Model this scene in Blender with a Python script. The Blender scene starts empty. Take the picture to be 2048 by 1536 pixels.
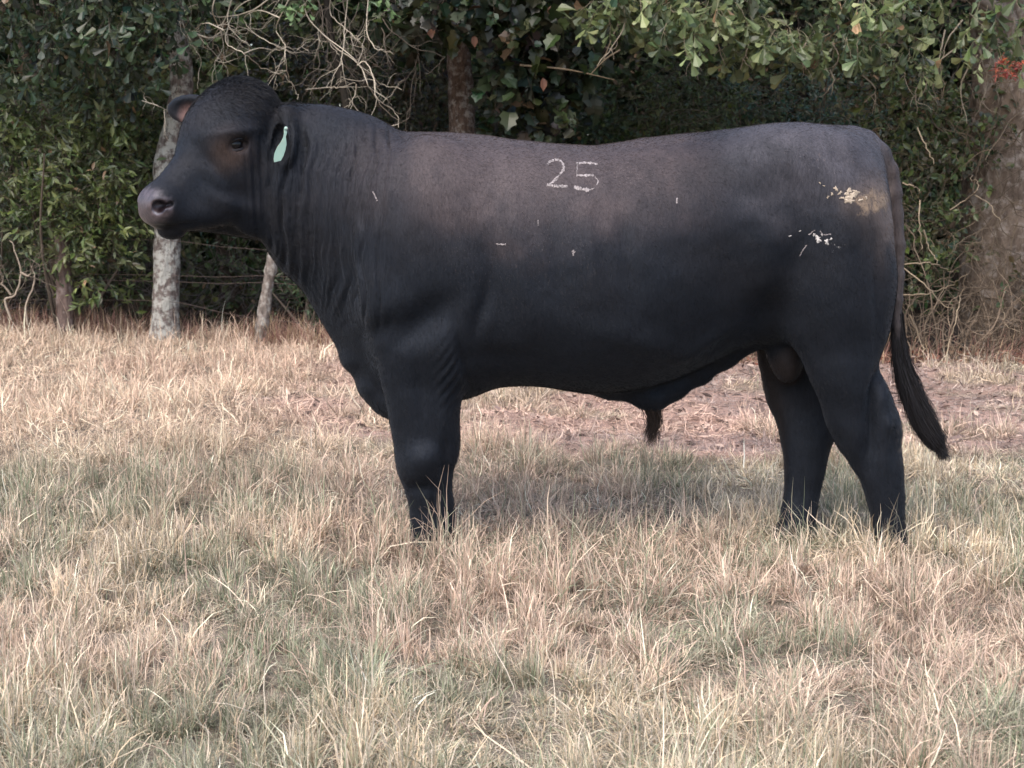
import bpy, math
import numpy as np
from mathutils import Vector
from mathutils.bvhtree import BVHTree

# ------------------------------------------------------------------ camera, sky, sun
scene = bpy.context.scene
FPX = 3180.0
PITCH = math.atan((768 - 300) / FPX)
CAM = np.array([0.0, -5.3, 1.317])
cd = bpy.data.cameras.new('camera')
cam = bpy.data.objects.new('camera', cd)
scene.collection.objects.link(cam)
cam.location = CAM
cam.rotation_euler = (math.pi / 2 - PITCH, 0, 0)
cd.sensor_width = 36
cd.lens = 36 * FPX / 2048
cd.clip_end = 500
cd.dof.use_dof = True
cd.dof.focus_distance = 5.0
cd.dof.aperture_fstop = 9
scene.camera = cam

SUN_EL, SUN_AZ = math.radians(56), math.radians(-28)   # azimuth measured from -Y (behind the camera) towards -X
w = bpy.data.worlds.new('World'); scene.world = w; w.use_nodes = True
nt = w.node_tree
sky = nt.nodes.new('ShaderNodeTexSky'); sky.sky_type = 'NISHITA'; sky.sun_disc = False
sky.sun_elevation = SUN_EL
sdir = Vector((math.sin(SUN_AZ) * math.cos(SUN_EL), -math.cos(SUN_AZ) * math.cos(SUN_EL), math.sin(SUN_EL)))
sky.sun_rotation = math.atan2(sdir.x, sdir.y)
sky.dust_density = 3.0
nt.links.new(sky.outputs[0], nt.nodes['Background'].inputs[0])
nt.nodes['Background'].inputs[1].default_value = 0.15
sl = bpy.data.lights.new('sun', 'SUN'); sl.energy = 1.5; sl.angle = math.radians(58); sl.color = (1.0, 0.90, 0.80)
so = bpy.data.objects.new('sun', sl); scene.collection.objects.link(so)
so.rotation_euler = sdir.to_track_quat('Z', 'Y').to_euler()
so.location = (0, 0, 8)
scene.view_settings.view_transform = 'Standard'
scene.view_settings.look = 'None'
scene.view_settings.gamma = 1
scene.view_settings.exposure = 1.36

# ------------------------------------------------------------------ helpers
def ray(u, v):
    c, s = math.cos(PITCH), math.sin(PITCH)
    a = (u - 1024) / FPX; b = -(v - 768) / FPX
    return np.array([a, c + b * s, -s + b * c])

def W(u, v, Y=0.0):
    d = ray(u, v)
    return CAM + d * ((Y - CAM[1]) / d[1])

def WX(u, v, Y=0.0): return W(u, v, Y)[0]
def WZ(u, v, Y=0.0): return W(u, v, Y)[2]

def ss(e0, e1, x):
    t = np.clip((x - e0) / (e1 - e0), 0, 1)
    return t * t * (3 - 2 * t)

def hash3(i, j, k, seed):
    h = (i.astype(np.int64) * 374761393 + j.astype(np.int64) * 668265263 + k.astype(np.int64) * 2147483647 + seed * 974634777) & 0xffffffff
    h = ((h ^ (h >> 13)) * 1274126177) & 0xffffffff
    h = (h ^ (h >> 16)) & 0xffffff
    return h / float(0xffffff)

def noise(P, scale, seed=0):
    P = np.asarray(P) * scale
    if P.shape[1] == 2: P = np.concatenate([P, np.zeros((len(P), 1))], 1)
    I = np.floor(P).astype(np.int64); f = P - I; f = f * f * (3 - 2 * f)
    r = 0
    for a in (0, 1):
        for b in (0, 1):
            for c in (0, 1):
                wgt = (f[:, 0] if a else 1 - f[:, 0]) * (f[:, 1] if b else 1 - f[:, 1]) * (f[:, 2] if c else 1 - f[:, 2])
                r = r + wgt * hash3(I[:, 0] + a, I[:, 1] + b, I[:, 2] + c, seed)
    return r

def fbm(P, scale, seed=0, oct=3):
    r = 0; a = 1; t = 0
    for o in range(oct):
        r = r + a * noise(P, scale * 2 ** o, seed + o * 17); t += a; a *= 0.5
    return r / t

def make_mesh(name, V, F, mat=None, tint=None, smooth=False, parent=None, extra=None):
    V = np.ascontiguousarray(V, dtype=np.float32); F = np.ascontiguousarray(F, dtype=np.int32)
    me = bpy.data.meshes.new(name)
    n, m, k = len(V), len(F), F.shape[1]
    me.vertices.add(n); me.vertices.foreach_set('co', V.ravel())
    me.loops.add(m * k); me.loops.foreach_set('vertex_index', F.ravel())
    me.polygons.add(m)
    me.polygons.foreach_set('loop_start', np.arange(0, m * k, k, dtype=np.int32))
    me.polygons.foreach_set('loop_total', np.full(m, k, dtype=np.int32))
    me.update(calc_edges=True)
    me.polygons.foreach_set('use_smooth', np.full(m, smooth, dtype=bool))
    if tint is not None:
        at = me.attributes.new('tint', 'FLOAT_COLOR', 'POINT')
        c = np.ones((n, 4), dtype=np.float32); c[:, :3] = tint
        at.data.foreach_set('color', c.ravel())
    for nm, arr in (extra or {}).items():
        at = me.attributes.new(nm, 'FLOAT', 'POINT')
        at.data.foreach_set('value', np.ascontiguousarray(arr, dtype=np.float32))
    me.validate()
    if mat: me.materials.append(mat)
    o = bpy.data.objects.new(name, me)
    scene.collection.objects.link(o)
    if parent is not None:
        o.parent = parent
        o.location = -Vector(parent.location)
    return o

def empty(name, loc):
    o = bpy.data.objects.new(name, None); scene.collection.objects.link(o)
    o.location = loc; o.empty_display_size = 0.2
    return o

def tag(o, label=None, cat=None, group=None, kind=None):
    if label: o['label'] = label
    if cat: o['category'] = cat
    if group: o['group'] = group
    if kind: o['kind'] = kind
    return o

class Bag:
    """collects pieces of quads / triangles into one mesh"""
    def __init__(s): s.V = []; s.F = []; s.C = []; s.n = 0
    def add(s, V, F, C):
        V = np.asarray(V, dtype=np.float32).reshape(-1, 3); C = np.broadcast_to(np.asarray(C, dtype=np.float32), V.shape)
        s.V.append(V); s.F.append(np.asarray(F) + s.n); s.C.append(C); s.n += len(V)
    def flush(s, name, mat, parent=None, smooth=True):
        if s.n: o = s.build(name, mat, parent, smooth); s.__init__(); return o
    def build(s, name, mat, parent=None, smooth=False):
        F = [f if f.shape[1] == 4 else np.concatenate([f, f[:, :1]], 1) for f in s.F]
        k = max(f.shape[1] for f in s.F)
        if k == 4 and any(f.shape[1] == 3 for f in s.F):
            # split quads into triangles so the mesh stays uniform
            T = []
            for f in s.F:
                if f.shape[1] == 3: T.append(f)
                else: T.append(f[:, [0, 1, 2]]); T.append(f[:, [0, 2, 3]])
            F = T
        else: F = s.F
        return make_mesh(name, np.concatenate(s.V), np.concatenate(F), mat, np.concatenate(s.C), smooth, parent)

def tubes(P, R, sides=5):
    """P (N,K,3) polylines, R (N,K) radii -> verts, quads"""
    P = np.asarray(P, dtype=np.float64); R = np.asarray(R, dtype=np.float64)
    N, K, _ = P.shape
    T = np.gradient(P, axis=1); T /= np.linalg.norm(T, axis=2, keepdims=True) + 1e-9
    up = np.zeros_like(T); up[..., 2] = 1; up[np.abs(T[..., 2]) > 0.9] = (1, 0.0, 0)
    up = np.where((np.abs(T[:, :1, 2:3]) > 0.75), np.array([1.0, 0, 0]), np.array([0, 0, 1.0])) * np.ones_like(T)
    A = np.cross(T, up); A /= np.linalg.norm(A, axis=2, keepdims=True) + 1e-9
    B = np.cross(T, A)
    ang = np.linspace(0, 2 * np.pi, sides, endpoint=False)
    V = P[:, :, None, :] + R[:, :, None, None] * (np.cos(ang)[:, None] * A[:, :, None, :] + np.sin(ang)[:, None] * B[:, :, None, :])
    idx = np.arange(N * K * sides).reshape(N, K, sides)
    a = idx[:, :-1, :]; b = np.roll(a, -1, 2); d = idx[:, 1:, :]; c = np.roll(d, -1, 2)
    F = np.stack([a, d, c, b], -1).reshape(-1, 4)
    return V.reshape(-1, 3), F

def smooth_line(pts, n):
    """Catmull-Rom resample of (k,d) points"""
    p = np.asarray(pts, dtype=float); k = len(p)
    q = np.vstack([2 * p[0] - p[1], p, 2 * p[-1] - p[-2]])
    t = np.linspace(0, k - 1 - 1e-6, n); i = t.astype(int); f = (t - i)[:, None]
    a, b, c, d = q[i], q[i + 1], q[i + 2], q[i + 3]
    return 0.5 * ((2 * b) + (c - a) * f + (2 * a - 5 * b + 4 * c - d) * f ** 2 + (3 * b - a - 3 * c + d) * f ** 3)

def unit(v): return v / (np.linalg.norm(v, axis=-1, keepdims=True) + 1e-9)

# leaf outlines, (x across, y along 0..1); a strip of quads either side of the midrib, folded a little
LEAF = {
 'lance': [(0.0, 0.0), (0.15, 0.3), (0.15, 0.6), (0.0, 1.0)],
 'oval':  [(0.0, 0.0), (0.26, 0.28), (0.27, 0.62), (0.0, 1.0)],
 'spoon': [(0.02, 0.0), (0.06, 0.35), (0.2, 0.72), (0.24, 0.9), (0.0, 1.0)],
 'vine':  [(0.0, 0.12), (0.34, 0.0), (0.5, 0.32), (0.36, 0.48), (0.44, 0.7), (0.2, 0.8), (0.0, 1.0)],
 'tuft':  [(0.0, 0.0), (0.5, 0.25), (0.35, 0.55), (0.45, 0.8), (0.0, 1.0)],
}
def leaves(pos, direc, size, kind, rng, tilt=0.5, fold=0.25, normal=None):
    """pos (N,3), direc (N,3) along the leaf, size (N,) -> verts, faces, verts per leaf"""
    N = len(pos); T = LEAF[kind]
    L = unit(direc)
    nr = rng.normal(size=(N, 3)) * tilt + (np.array([0, -0.6, 0.7]) if normal is None else normal)
    S = unit(np.cross(L, nr)); Nn = np.cross(S, L)
    k = len(T); rows = []
    curl = rng.uniform(-0.15, 0.45, N)[:, None]
    for (x, y) in T:
        mid = L * y - Nn * (curl * y * y)
        rows.append(mid - S * x + Nn * fold * x); rows.append(mid); rows.append(mid + S * x + Nn * fold * x)
    V = pos[:, None, :] + np.stack(rows, 1) * np.asarray(size)[:, None, None]
    f = []
    for i in range(k - 1):
        for c in (0, 1):
            f.append((3 * i + c, 3 * i + c + 1, 3 * i + 4 + c, 3 * i + 3 + c))
    f = np.array(f)
    F = (np.arange(N) * 3 * k)[:, None, None] + f[None]
    return V.reshape(-1, 3), F.reshape(-1, 4), 3 * k

# ------------------------------------------------------------------ materials
def new_mat(name):
    m = bpy.data.materials.new(name); m.use_nodes = True
    return m, m.node_tree.nodes, m.node_tree.links, m.node_tree.nodes['Principled BSDF']

def tint_mat(name, rough=0.6, transl=0.0, spec=0.3, var=0.25, nscale=30):
    m, N, L, b = new_mat(name)
    at = N.new('ShaderNodeAttribute'); at.attribute_name = 'tint'
    nz = N.new('ShaderNodeTexNoise'); nz.inputs['Scale'].default_value = nscale; nz.inputs['Detail'].default_value = 3
    tc = N.new('ShaderNodeTexCoord'); L.new(tc.outputs['Object'], nz.inputs['Vector'])
    mr = N.new('ShaderNodeMapRange'); mr.inputs[3].default_value = 1 - var; mr.inputs[4].default_value = 1 + var
    L.new(nz.outputs[0], mr.inputs[0])
    vm = N.new('ShaderNodeVectorMath'); vm.operation = 'SCALE'
    L.new(at.outputs['Color'], vm.inputs[0]); L.new(mr.outputs[0], vm.inputs['Scale'])
    L.new(vm.outputs[0], b.inputs['Base Color'])
    b.inputs['Roughness'].default_value = rough
    b.inputs['Specular IOR Level'].default_value = spec
    if transl > 0:
        tr = N.new('ShaderNodeBsdfTranslucent'); L.new(vm.outputs[0], tr.inputs[0])
        mx = N.new('ShaderNodeMixShader'); mx.inputs[0].default_value = transl
        L.new(b.outputs[0], mx.inputs[1]); L.new(tr.outputs[0], mx.inputs[2])
        L.new(mx.outputs[0], N['Material Output'].inputs[0])
    return m

def bark_mat(name, dark, light, lichen, lichen_amt, scale=14):
    m, N, L, b = new_mat(name)
    tc = N.new('ShaderNodeTexCoord')
    mp = N.new('ShaderNodeMapping'); mp.inputs['Scale'].default_value = (1, 1, 0.35); L.new(tc.outputs['Object'], mp.inputs[0])
    n1 = N.new('ShaderNodeTexNoise'); n1.inputs['Scale'].default_value = scale * 3; n1.inputs['Detail'].default_value = 8; n1.inputs['Roughness'].default_value = 0.7
    L.new(mp.outputs[0], n1.inputs['Vector'])
    vr = N.new('ShaderNodeTexVoronoi'); vr.inputs['Scale'].default_value = scale * 2.2; L.new(mp.outputs[0], vr.inputs['Vector'])
    cr = N.new('ShaderNodeValToRGB'); cr.color_ramp.elements[0].position = 0.35; cr.color_ramp.elements[1].position = 0.65
    cr.color_ramp.elements[0].color = (*dark, 1); cr.color_ramp.elements[1].color = (*light, 1)
    L.new(n1.outputs[0], cr.inputs[0])
    n2 = N.new('ShaderNodeTexNoise'); n2.inputs['Scale'].default_value = scale * 1.3; n2.inputs['Detail'].default_value = 6; n2.inputs['Roughness'].default_value = 0.65
    L.new(tc.outputs['Object'], n2.inputs['Vector'])
    c2 = N.new('ShaderNodeValToRGB'); p = 1 - lichen_amt; c2.color_ramp.elements[0].position = p - 0.06; c2.color_ramp.elements[1].position = p + 0.06
    L.new(n2.outputs[0], c2.inputs[0])
    mx = N.new('ShaderNodeMix'); mx.data_type = 'RGBA'; L.new(c2.outputs[0], mx.inputs[0]); L.new(cr.outputs[0], mx.inputs[6]); mx.inputs[7].default_value = (*lichen, 1)
    L.new(mx.outputs[2], b.inputs['Base Color'])
    b.inputs['Roughness'].default_value = 0.9; b.inputs['Specular IOR Level'].default_value = 0.15
    ad = N.new('ShaderNodeMath'); ad.operation = 'ADD'; L.new(n1.outputs[0], ad.inputs[0]); L.new(vr.outputs[0], ad.inputs[1])
    bp = N.new('ShaderNodeBump'); bp.inputs['Strength'].default_value = 0.9; bp.inputs['Distance'].default_value = 0.02
    L.new(ad.outputs[0], bp.inputs['Height']); L.new(bp.outputs[0], b.inputs['Normal'])
    return m

# ------------------------------------------------------------------ ground
rng = np.random.default_rng(3)
# the edge of the pasture runs slantwise: farther off on the left
ex = np.array([-12, -4.2, -2.6, -1.6, -.6, .6, 1.9, 3.4, 5, 12]); ey = np.array([7.2, 6.4, 6.2, 5.7, 5.2, 4.9, 4.7, 4.5, 4.4, 4.4])
def edge(x): return np.interp(x, ex, ey)
def ground_z(x, y):
    P2 = np.stack([x, y], 1)
    e = y - edge(x)
    z = (fbm(P2, .55, 71, 3) - .5) * .10 * ss(1.0, 3.0, np.abs(y + .1) + .0) + (fbm(P2, 2.2, 72, 2) - .5) * .045
    z = z - .03 * ss(2.5, 5.5, y) * (1 - ss(-1.0, .3, x))
    z = z - .10 * ss(0.0, 1.6, e) + (fbm(P2, .9, 73, 3) - .5) * .3 * ss(.4, 2, e)
    return z * ss(1.0, 2.2, np.hypot(np.maximum(np.abs(x - .2) - 1.2, 0), y) + .45)
def straw(x, y):
    """1 where the turf is grazed down to pale litter behind the bull"""
    P2 = np.stack([x, y], 1)
    return (1 - .75 * ss(.56, .66, fbm(P2, 2.3, 7, 2))) * ss(-1.2, -.5, x - .4 * (fbm(P2, 1.5, 5) - .5) * 4 + .0) * ss(1.35, 1.85, y + (fbm(P2, 1.3, 6) - .5) * 1.4)
xs = np.concatenate([np.linspace(-45, -8, 30), np.arange(-7.9, 8, .07), np.linspace(8.1, 45, 30)]); ys = np.concatenate([np.linspace(-25, -3.6, 20), np.arange(-3.5, 10, .07), np.linspace(10.1, 70, 40)])
GX, GY = np.meshgrid(xs, ys, indexing='ij'); gxf, gyf = GX.ravel(), GY.ravel()
gzf = ground_z(gxf, gyf)
idx = np.arange(len(gxf)).reshape(GX.shape)
GF = np.stack([idx[:-1, :-1], idx[1:, :-1], idx[1:, 1:], idx[:-1, 1:]], -1).reshape(-1, 4)
P2 = np.stack([gxf, gyf], 1)
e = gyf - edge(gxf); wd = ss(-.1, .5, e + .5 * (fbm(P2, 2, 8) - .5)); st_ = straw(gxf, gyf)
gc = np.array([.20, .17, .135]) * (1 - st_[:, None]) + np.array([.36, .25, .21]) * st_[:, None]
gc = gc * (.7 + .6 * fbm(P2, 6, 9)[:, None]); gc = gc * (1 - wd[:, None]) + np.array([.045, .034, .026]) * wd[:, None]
gm = tint_mat('soil', .95, 0, .1, .45, 90)
nb = gm.node_tree; bp = nb.nodes.new('ShaderNodeBump'); bp.inputs['Strength'].default_value = 1; bp.inputs['Distance'].default_value = .03
nz_ = [n for n in nb.nodes if n.type == 'TEX_NOISE'][0]; nb.links.new(nz_.outputs[0], bp.inputs['Height']); nb.links.new(bp.outputs[0], nb.nodes['Principled BSDF'].inputs['Normal'])
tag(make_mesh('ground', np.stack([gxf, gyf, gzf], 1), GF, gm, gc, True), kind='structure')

# ------------------------------------------------------------------ grass
def blades(x, y, h, wd, az, bend, kink, colr, flat, rng, K=5):
    """ribbons rooted on the ground; bend = total lean in radians, kink = sideways wander"""
    N = len(x); z0 = ground_z(x, y) - .01
    p = np.stack([x, y, z0], 1); seg = h / (K - 1); th = flat.copy(); a = az.copy(); pts = [p]
    for k in range(K - 1):
        d = np.stack([np.sin(th) * np.cos(a), np.sin(th) * np.sin(a), np.cos(th)], 1)
        p = p + d * seg[:, None]; p[:, 2] = np.maximum(p[:, 2], z0 + .012); pts.append(p)
        th = th + bend / (K - 1) + rng.normal(0, .26, N); a = a + rng.normal(0, 1, N) * kink
    Pt = np.stack(pts, 1)
    S = np.stack([np.sin(az + rng.normal(0, .6, N)), -np.cos(az), rng.normal(0, .25, N)], 1)
    # mostly broadside to whoever looks across the field, as tufts are in every direction anyway
    S = unit(S)[:, None, :]
    wk = np.array([.8, 1, .85, .6, .12]) if K == 5 else np.linspace(1, .12, K)
    V = np.stack([Pt - S * wd[:, None, None] * wk[None, :, None] / 2, Pt + S * wd[:, None, None] * wk[None, :, None] / 2], 2)
    idx = np.arange(N * K * 2).reshape(N, K, 2)
    F = np.stack([idx[:, :-1, 0], idx[:, :-1, 1], idx[:, 1:, 1], idx[:, 1:, 0]], -1).reshape(-1, 4)
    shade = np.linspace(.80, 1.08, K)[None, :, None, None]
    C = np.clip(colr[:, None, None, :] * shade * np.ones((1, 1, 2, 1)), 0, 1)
    return V.reshape(-1, 3), F, C.reshape(-1, 3)

MARG = False
def scatter(n, y0, y1, rng, pw=1.0):
    """points over the visible wedge and a margin around it"""
    y = y0 + (y1 - y0) * rng.random(n) ** pw
    hwid = (y + 5.3) * .322 * 1.22 + .25
    if MARG: return rng.choice([-1, 1], n) * (hwid + rng.uniform(0, 1, n) * 2.6), y
    return rng.uniform(-1, 1, n) * hwid, y
PINK = np.array([.57, .42, .34]); STRAW = np.array([.57, .465, .315]); GREYG = np.array([.36, .35, .26]); GREEN = np.array([.22, .25, .16]); PALE = np.array([.62, .54, .43]); MAUVE = np.array([.34, .275, .265]); ORNG = np.array([.70, .515, .395])
def grass_field(n, y0, y1, wscale, rng, hs=1.0):
    x, y = scatter(n, y0, y1, rng)
    P2 = np.stack([x, y], 1)
    # gather roots into tufts
    cell = .10; c = np.floor(P2 / cell); j = np.stack([hash3(c[:, 0].astype(int), c[:, 1].astype(int), c[:, 0].astype(int) * 0, q) for q in (1, 2)], 1)
    ctr = (c + j) * cell; mv = rng.random(n)[:, None] ** .5 * .75
    P2 = P2 * (1 - mv) + (ctr + rng.normal(0, .012, (n, 2))) * mv; x, y = P2[:, 0], P2[:, 1]
    c2 = np.floor(P2 / .27); j2 = np.stack([hash3(c2[:, 0].astype(int), c2[:, 1].astype(int), c2[:, 0].astype(int) * 0, q) for q in (7, 8)], 1)
    far = P2 - (c2 + j2) * .27; mound = 1 - ss(.05, .24, np.hypot(far[:, 0], far[:, 1]))
    away = unit(unit(P2 - ctr) * .8 + unit(far) * .9); tufth = hash3(c[:, 0].astype(int), c[:, 1].astype(int), c[:, 0].astype(int) * 0, 3)
    big = fbm(P2, .9, 41, 3); med = fbm(P2, 2.6, 42, 3); gr = fbm(P2, 1.6, 43, 3); fine = fbm(P2, 7, 44, 2)
    litter = straw(x, y); e = y - edge(x); left = (1 - ss(-1.4, -.5, x)) * ss(.6, 2.2, y)
    h = (.042 + .074 * rng.random(n) ** 1.6) * (.5 + 1.0 * med) * (.75 + .5 * tufth) * (.55 + 1.05 * mound) * hs
    tall = rng.random(n) < .035; h[tall] *= 1.45
    h = h * (1 - (.45 - .6 * ss(.55, .7, fbm(P2, 2.4, 49))) * litter) * (1 + .15 * left)
    # trodden round the feet
    for fx, fy in FEET: h *= 1 + .75 * np.exp(-((x - fx) ** 2 + (y - fy + .12) ** 2) / .022)
    az = np.arctan2(away[:, 1], away[:, 0]) + rng.normal(0, 1.0, n)
    matted = ss(.50, .62, fbm(P2, 2.1, 61, 3))
    flat = np.abs(rng.normal(0, .50, n)) + matted * rng.uniform(.2, 1.1, n) + litter * rng.uniform(.8, 1.4, n) + left * rng.uniform(0, .5, n)
    bend = rng.gamma(1.8, .55, n) * (1 + .5 * left) * rng.choice([1, 1, 1, -.5], n)
    kink = .15 + .7 * rng.random(n) ** 1.5 + .25 * matted
    wd = wscale * rng.uniform(.5, 1.25, n)
    r = rng.random(n)[:, None]
    greenish = np.clip(ss(.50, .66, gr) * .52 + .16 + .2 * (1 - ss(-2.2, -1.0, y)) , 0, .85) * (1 - .8 * left) * (1 - .85 * litter)
    pinky = np.clip(ss(.42, .62, big) * .8 + .15, 0, 1)
    dry = np.where(rng.random((n, 1)) < .5 + 0 * r, PALE, STRAW)
    dry = dry * (1 - pinky[:, None] * .8) + PINK * (pinky[:, None] * .8)
    gcol = np.where(rng.random((n, 1)) < .35, GREEN, GREYG)
    isg = (rng.random(n) < greenish)[:, None]
    col = np.where(isg, gcol, dry)
    col = col * (1 - left[:, None] * .7) + ORNG * (left[:, None] * .7) * rng.uniform(.7, 1.15, (n, 1))
    br = (rng.random(n) < .20)[:, None] & ~isg; col = np.where(br, np.array([.78, .66, .49]) * (1 - .35 * pinky[:, None]) + PINK * .45 * pinky[:, None], col); wd = wd * np.where(br[:, 0], 1.35, 1)
    mv_ = litter * ss(.42, .60, fbm(P2, 1.7, 47)); lit = np.array([.58, .41, .34]) * (1 - mv_[:, None]) + MAUVE * mv_[:, None]
    col = col * (1 - litter[:, None] * .8) + lit * 1.05 * (litter[:, None] * .8)
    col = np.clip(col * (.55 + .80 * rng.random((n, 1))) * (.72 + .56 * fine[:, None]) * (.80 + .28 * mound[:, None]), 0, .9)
    keep = (e < .25 + .35 * (med - .4)) 
    k = keep
    return blades(x[k], y[k], h[k], wd[k], az[k], bend[k], kink[k], col[k], flat[k], rng)
GM = tint_mat('grass_blade', .75, .28, .15, .12, 60)
NFY, FFY, NHY, FHY = -.20, .17, -.17, .08
FEET = [(WX(865, 1080, -.2), -.2), (WX(858, 1080, .17), .17), (WX(1778, 1080, -.17), -.17), (WX(1585, 1080, .02), .02)]
B = Bag()
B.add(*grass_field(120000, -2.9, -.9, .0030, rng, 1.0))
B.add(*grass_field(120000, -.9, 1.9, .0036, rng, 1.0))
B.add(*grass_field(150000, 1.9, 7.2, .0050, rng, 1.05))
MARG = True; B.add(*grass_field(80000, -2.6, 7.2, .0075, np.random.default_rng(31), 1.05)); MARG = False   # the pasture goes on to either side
# long bent stalks lying over the sward
n = 1500; x, y = scatter(n, -2.6, 5.5, rng); k = (y < edge(x) - .1) & (straw(x, y) < .4)
x, y = x[k], y[k]; n = len(x)
B.add(*blades(x, y, rng.uniform(.14, .30, n), rng.uniform(.0026, .0046, n), rng.uniform(0, 6.28, n), rng.uniform(.6, 2.0, n), np.full(n, .25), np.where(rng.random((n, 1)) < .5, PALE * 1.15, PINK * 1.1) * rng.uniform(.8, 1.1, (n, 1)), rng.uniform(.1, .8, n), rng, 8))
tag(B.build('dry_grass', GM), 'dry straw coloured pasture grass mixed with grey green blades', 'grass', kind='stuff')
# margin: rank dead weeds at the foot of the trees
n = 26000; x = rng.uniform(-6.5, 7.5, n); off = np.abs(rng.normal(0, .32, n)); y = edge(x) - .15 + off
P2 = np.stack([x, y], 1); md = fbm(P2, 3, 51, 3); k = rng.random(n) < ss(.35, .6, md) * np.where(x > 1.6, .25, 1) + .12
x, y, md = x[k], y[k], md[k]; n = len(x)
wc_ = np.array([.30, .17, .135]) * rng.uniform(.5, 1.3, (n, 1)); wc_ = np.where(rng.random((n, 1)) < .3, np.array([.42, .31, .20]), wc_)
tag(make_mesh('dead_weeds', *(lambda v: (v[0], v[1]))(blades(x, y, rng.uniform(.06, .26, n) * (.5 + md), rng.uniform(.003, .006, n), rng.uniform(0, 6.28, n), rng.uniform(.2, 1.8, n), np.full(n, .4), wc_, rng.uniform(0, .5, n), rng)), GM, np.repeat(wc_, 10, axis=0)), 'reddish brown dead weeds along the foot of the trees', 'weeds', kind='stuff')

# ------------------------------------------------------------------ woods
LM = tint_mat('leaf', .40, .25, .5, .15, 12)
LMD = tint_mat('leaf_dull', .6, .2, .25, .2, 12)
TWIG = tint_mat('twig', .85, 0, .15, .3, 60)

def sprays(start, direc, length, nleaf, lsize, kind, cols, rng, droop=.5, tilt=.6, twig_r=.0025, leafdir=.9, K=6):
    """twigs with leaves set along them. returns (leaf V,F,C), (twig V,F)"""
    N = len(start); d = unit(direc); p = start.copy(); pts = [p]
    length = np.asarray(length) * np.ones(N)
    wob = rng.normal(0, .22, (N, K, 3))
    for k in range(K - 1):
        d = unit(d + wob[:, k] + np.array([0, 0, -droop / K])); p = p + d * (length / (K - 1))[:, None]; pts.append(p)
    Pt = np.stack(pts, 1)
    t = rng.uniform(.12, 1.0, (N, nleaf)) * (K - 1 - 1e-4); t[:, -1] = K - 1 - 1e-4
    i = t.astype(int); f = (t - i)[..., None]; ar = np.arange(N)[:, None]
    base = Pt[ar, i] * (1 - f) + Pt[ar, i + 1] * f; along = unit(Pt[ar, i + 1] - Pt[ar, i])
    ld = unit(along * .6 + rng.normal(0, leafdir, (N, nleaf, 3)) + np.array([0, 0, -.25 * droop]))
    sz = lsize * rng.uniform(.40, 1.35, (N, nleaf)) * (1 - .25 * (rng.random((N, 1)) < .3))
    LV, LF, kk = leaves(base.reshape(-1, 3), ld.reshape(-1, 3), sz.ravel(), kind, rng, tilt)
    cols = np.asarray(cols); ci = rng.integers(0, len(cols), N)
    c = cols[ci][:, None, :] * rng.uniform(.6, 1.35, (N, nleaf, 1)) * np.array([1, 1, 1]) + rng.normal(0, .006, (N, nleaf, 3))
    dead = rng.random((N, nleaf)) < .018; c[dead] = np.array([.20, .13, .075]) * c[dead].mean(1, keepdims=True) / .08
    C = np.repeat(np.clip(c.reshape(-1, 3), .004, 1), kk, axis=0)
    TV, TF = tubes(Pt, np.linspace(1, .35, K)[None] * twig_r * np.ones((N, 1)), 3)
    return (LV, LF, C), (TV, TF)

def crown_at(centres, radii, n, rng, shell=.6):
    """points and outward directions in a union of ellipsoid clumps"""
    centres = np.asarray(centres, float); radii = np.asarray(radii, float)
    w_ = radii.prod(1) ** .67; i = rng.choice(len(centres), n, p=w_ / w_.sum())
    d = unit(rng.normal(size=(n, 3))); r = (shell + (1 - shell) * rng.random(n)) [:, None] if shell < 1 else 1
    r = rng.random(n)[:, None] ** (1 / (1 + 4 * shell))
    return centres[i] + d * r * radii[i], d

def limb(pts, r0, r1, sides=10, n=14, wob=.0, rng=None):
    L = smooth_line(pts, n)
    if wob: L = L + rng.normal(0, wob, L.shape) * np.linspace(0, 1, n)[:, None]
    return tubes(L[None], np.linspace(r0, r1, n)[None], sides)

def branching(B, p, d, L, r, depth, rng, col, K=7, spread=.7, droop=0., wob=.25, kids=4):
    """a crooked branch with side twigs, down to the finest"""
    pts = [p]; dd = unit(np.array(d, float))
    for k in range(K - 1):
        dd = unit(dd + rng.normal(0, wob, 3) + np.array([0, 0, -droop / K])); p = p + dd * L / (K - 1); pts.append(p)
    Pt = np.array(pts); V_, F_ = tubes(smooth_line(Pt, K * 2)[None], np.linspace(r, r * .45, K * 2)[None], 5 if depth else 4)
    B.add(V_, F_, np.array(col) * rng.uniform(.7, 1.2))
    if depth == 0: return
    for c in range(kids):
        k = rng.integers(1, K); dr = unit(Pt[min(k, K - 1)] - Pt[k - 1])
        nd = unit(dr + rng.normal(0, spread, 3)); branching(B, Pt[k], nd, L * rng.uniform(.35, .65), r * .55, depth - 1, rng, col, K, spread, droop, wob, kids)

def tree_empty(name, u, v, Y, label, cat='tree', group=None):
    b = W(u, v, Y); x = b[0]; e_ = empty(name, (x, Y, float(ground_z(np.array([x]), np.array([Y]))[0])))
    return tag(e_, label, cat, group)

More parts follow.
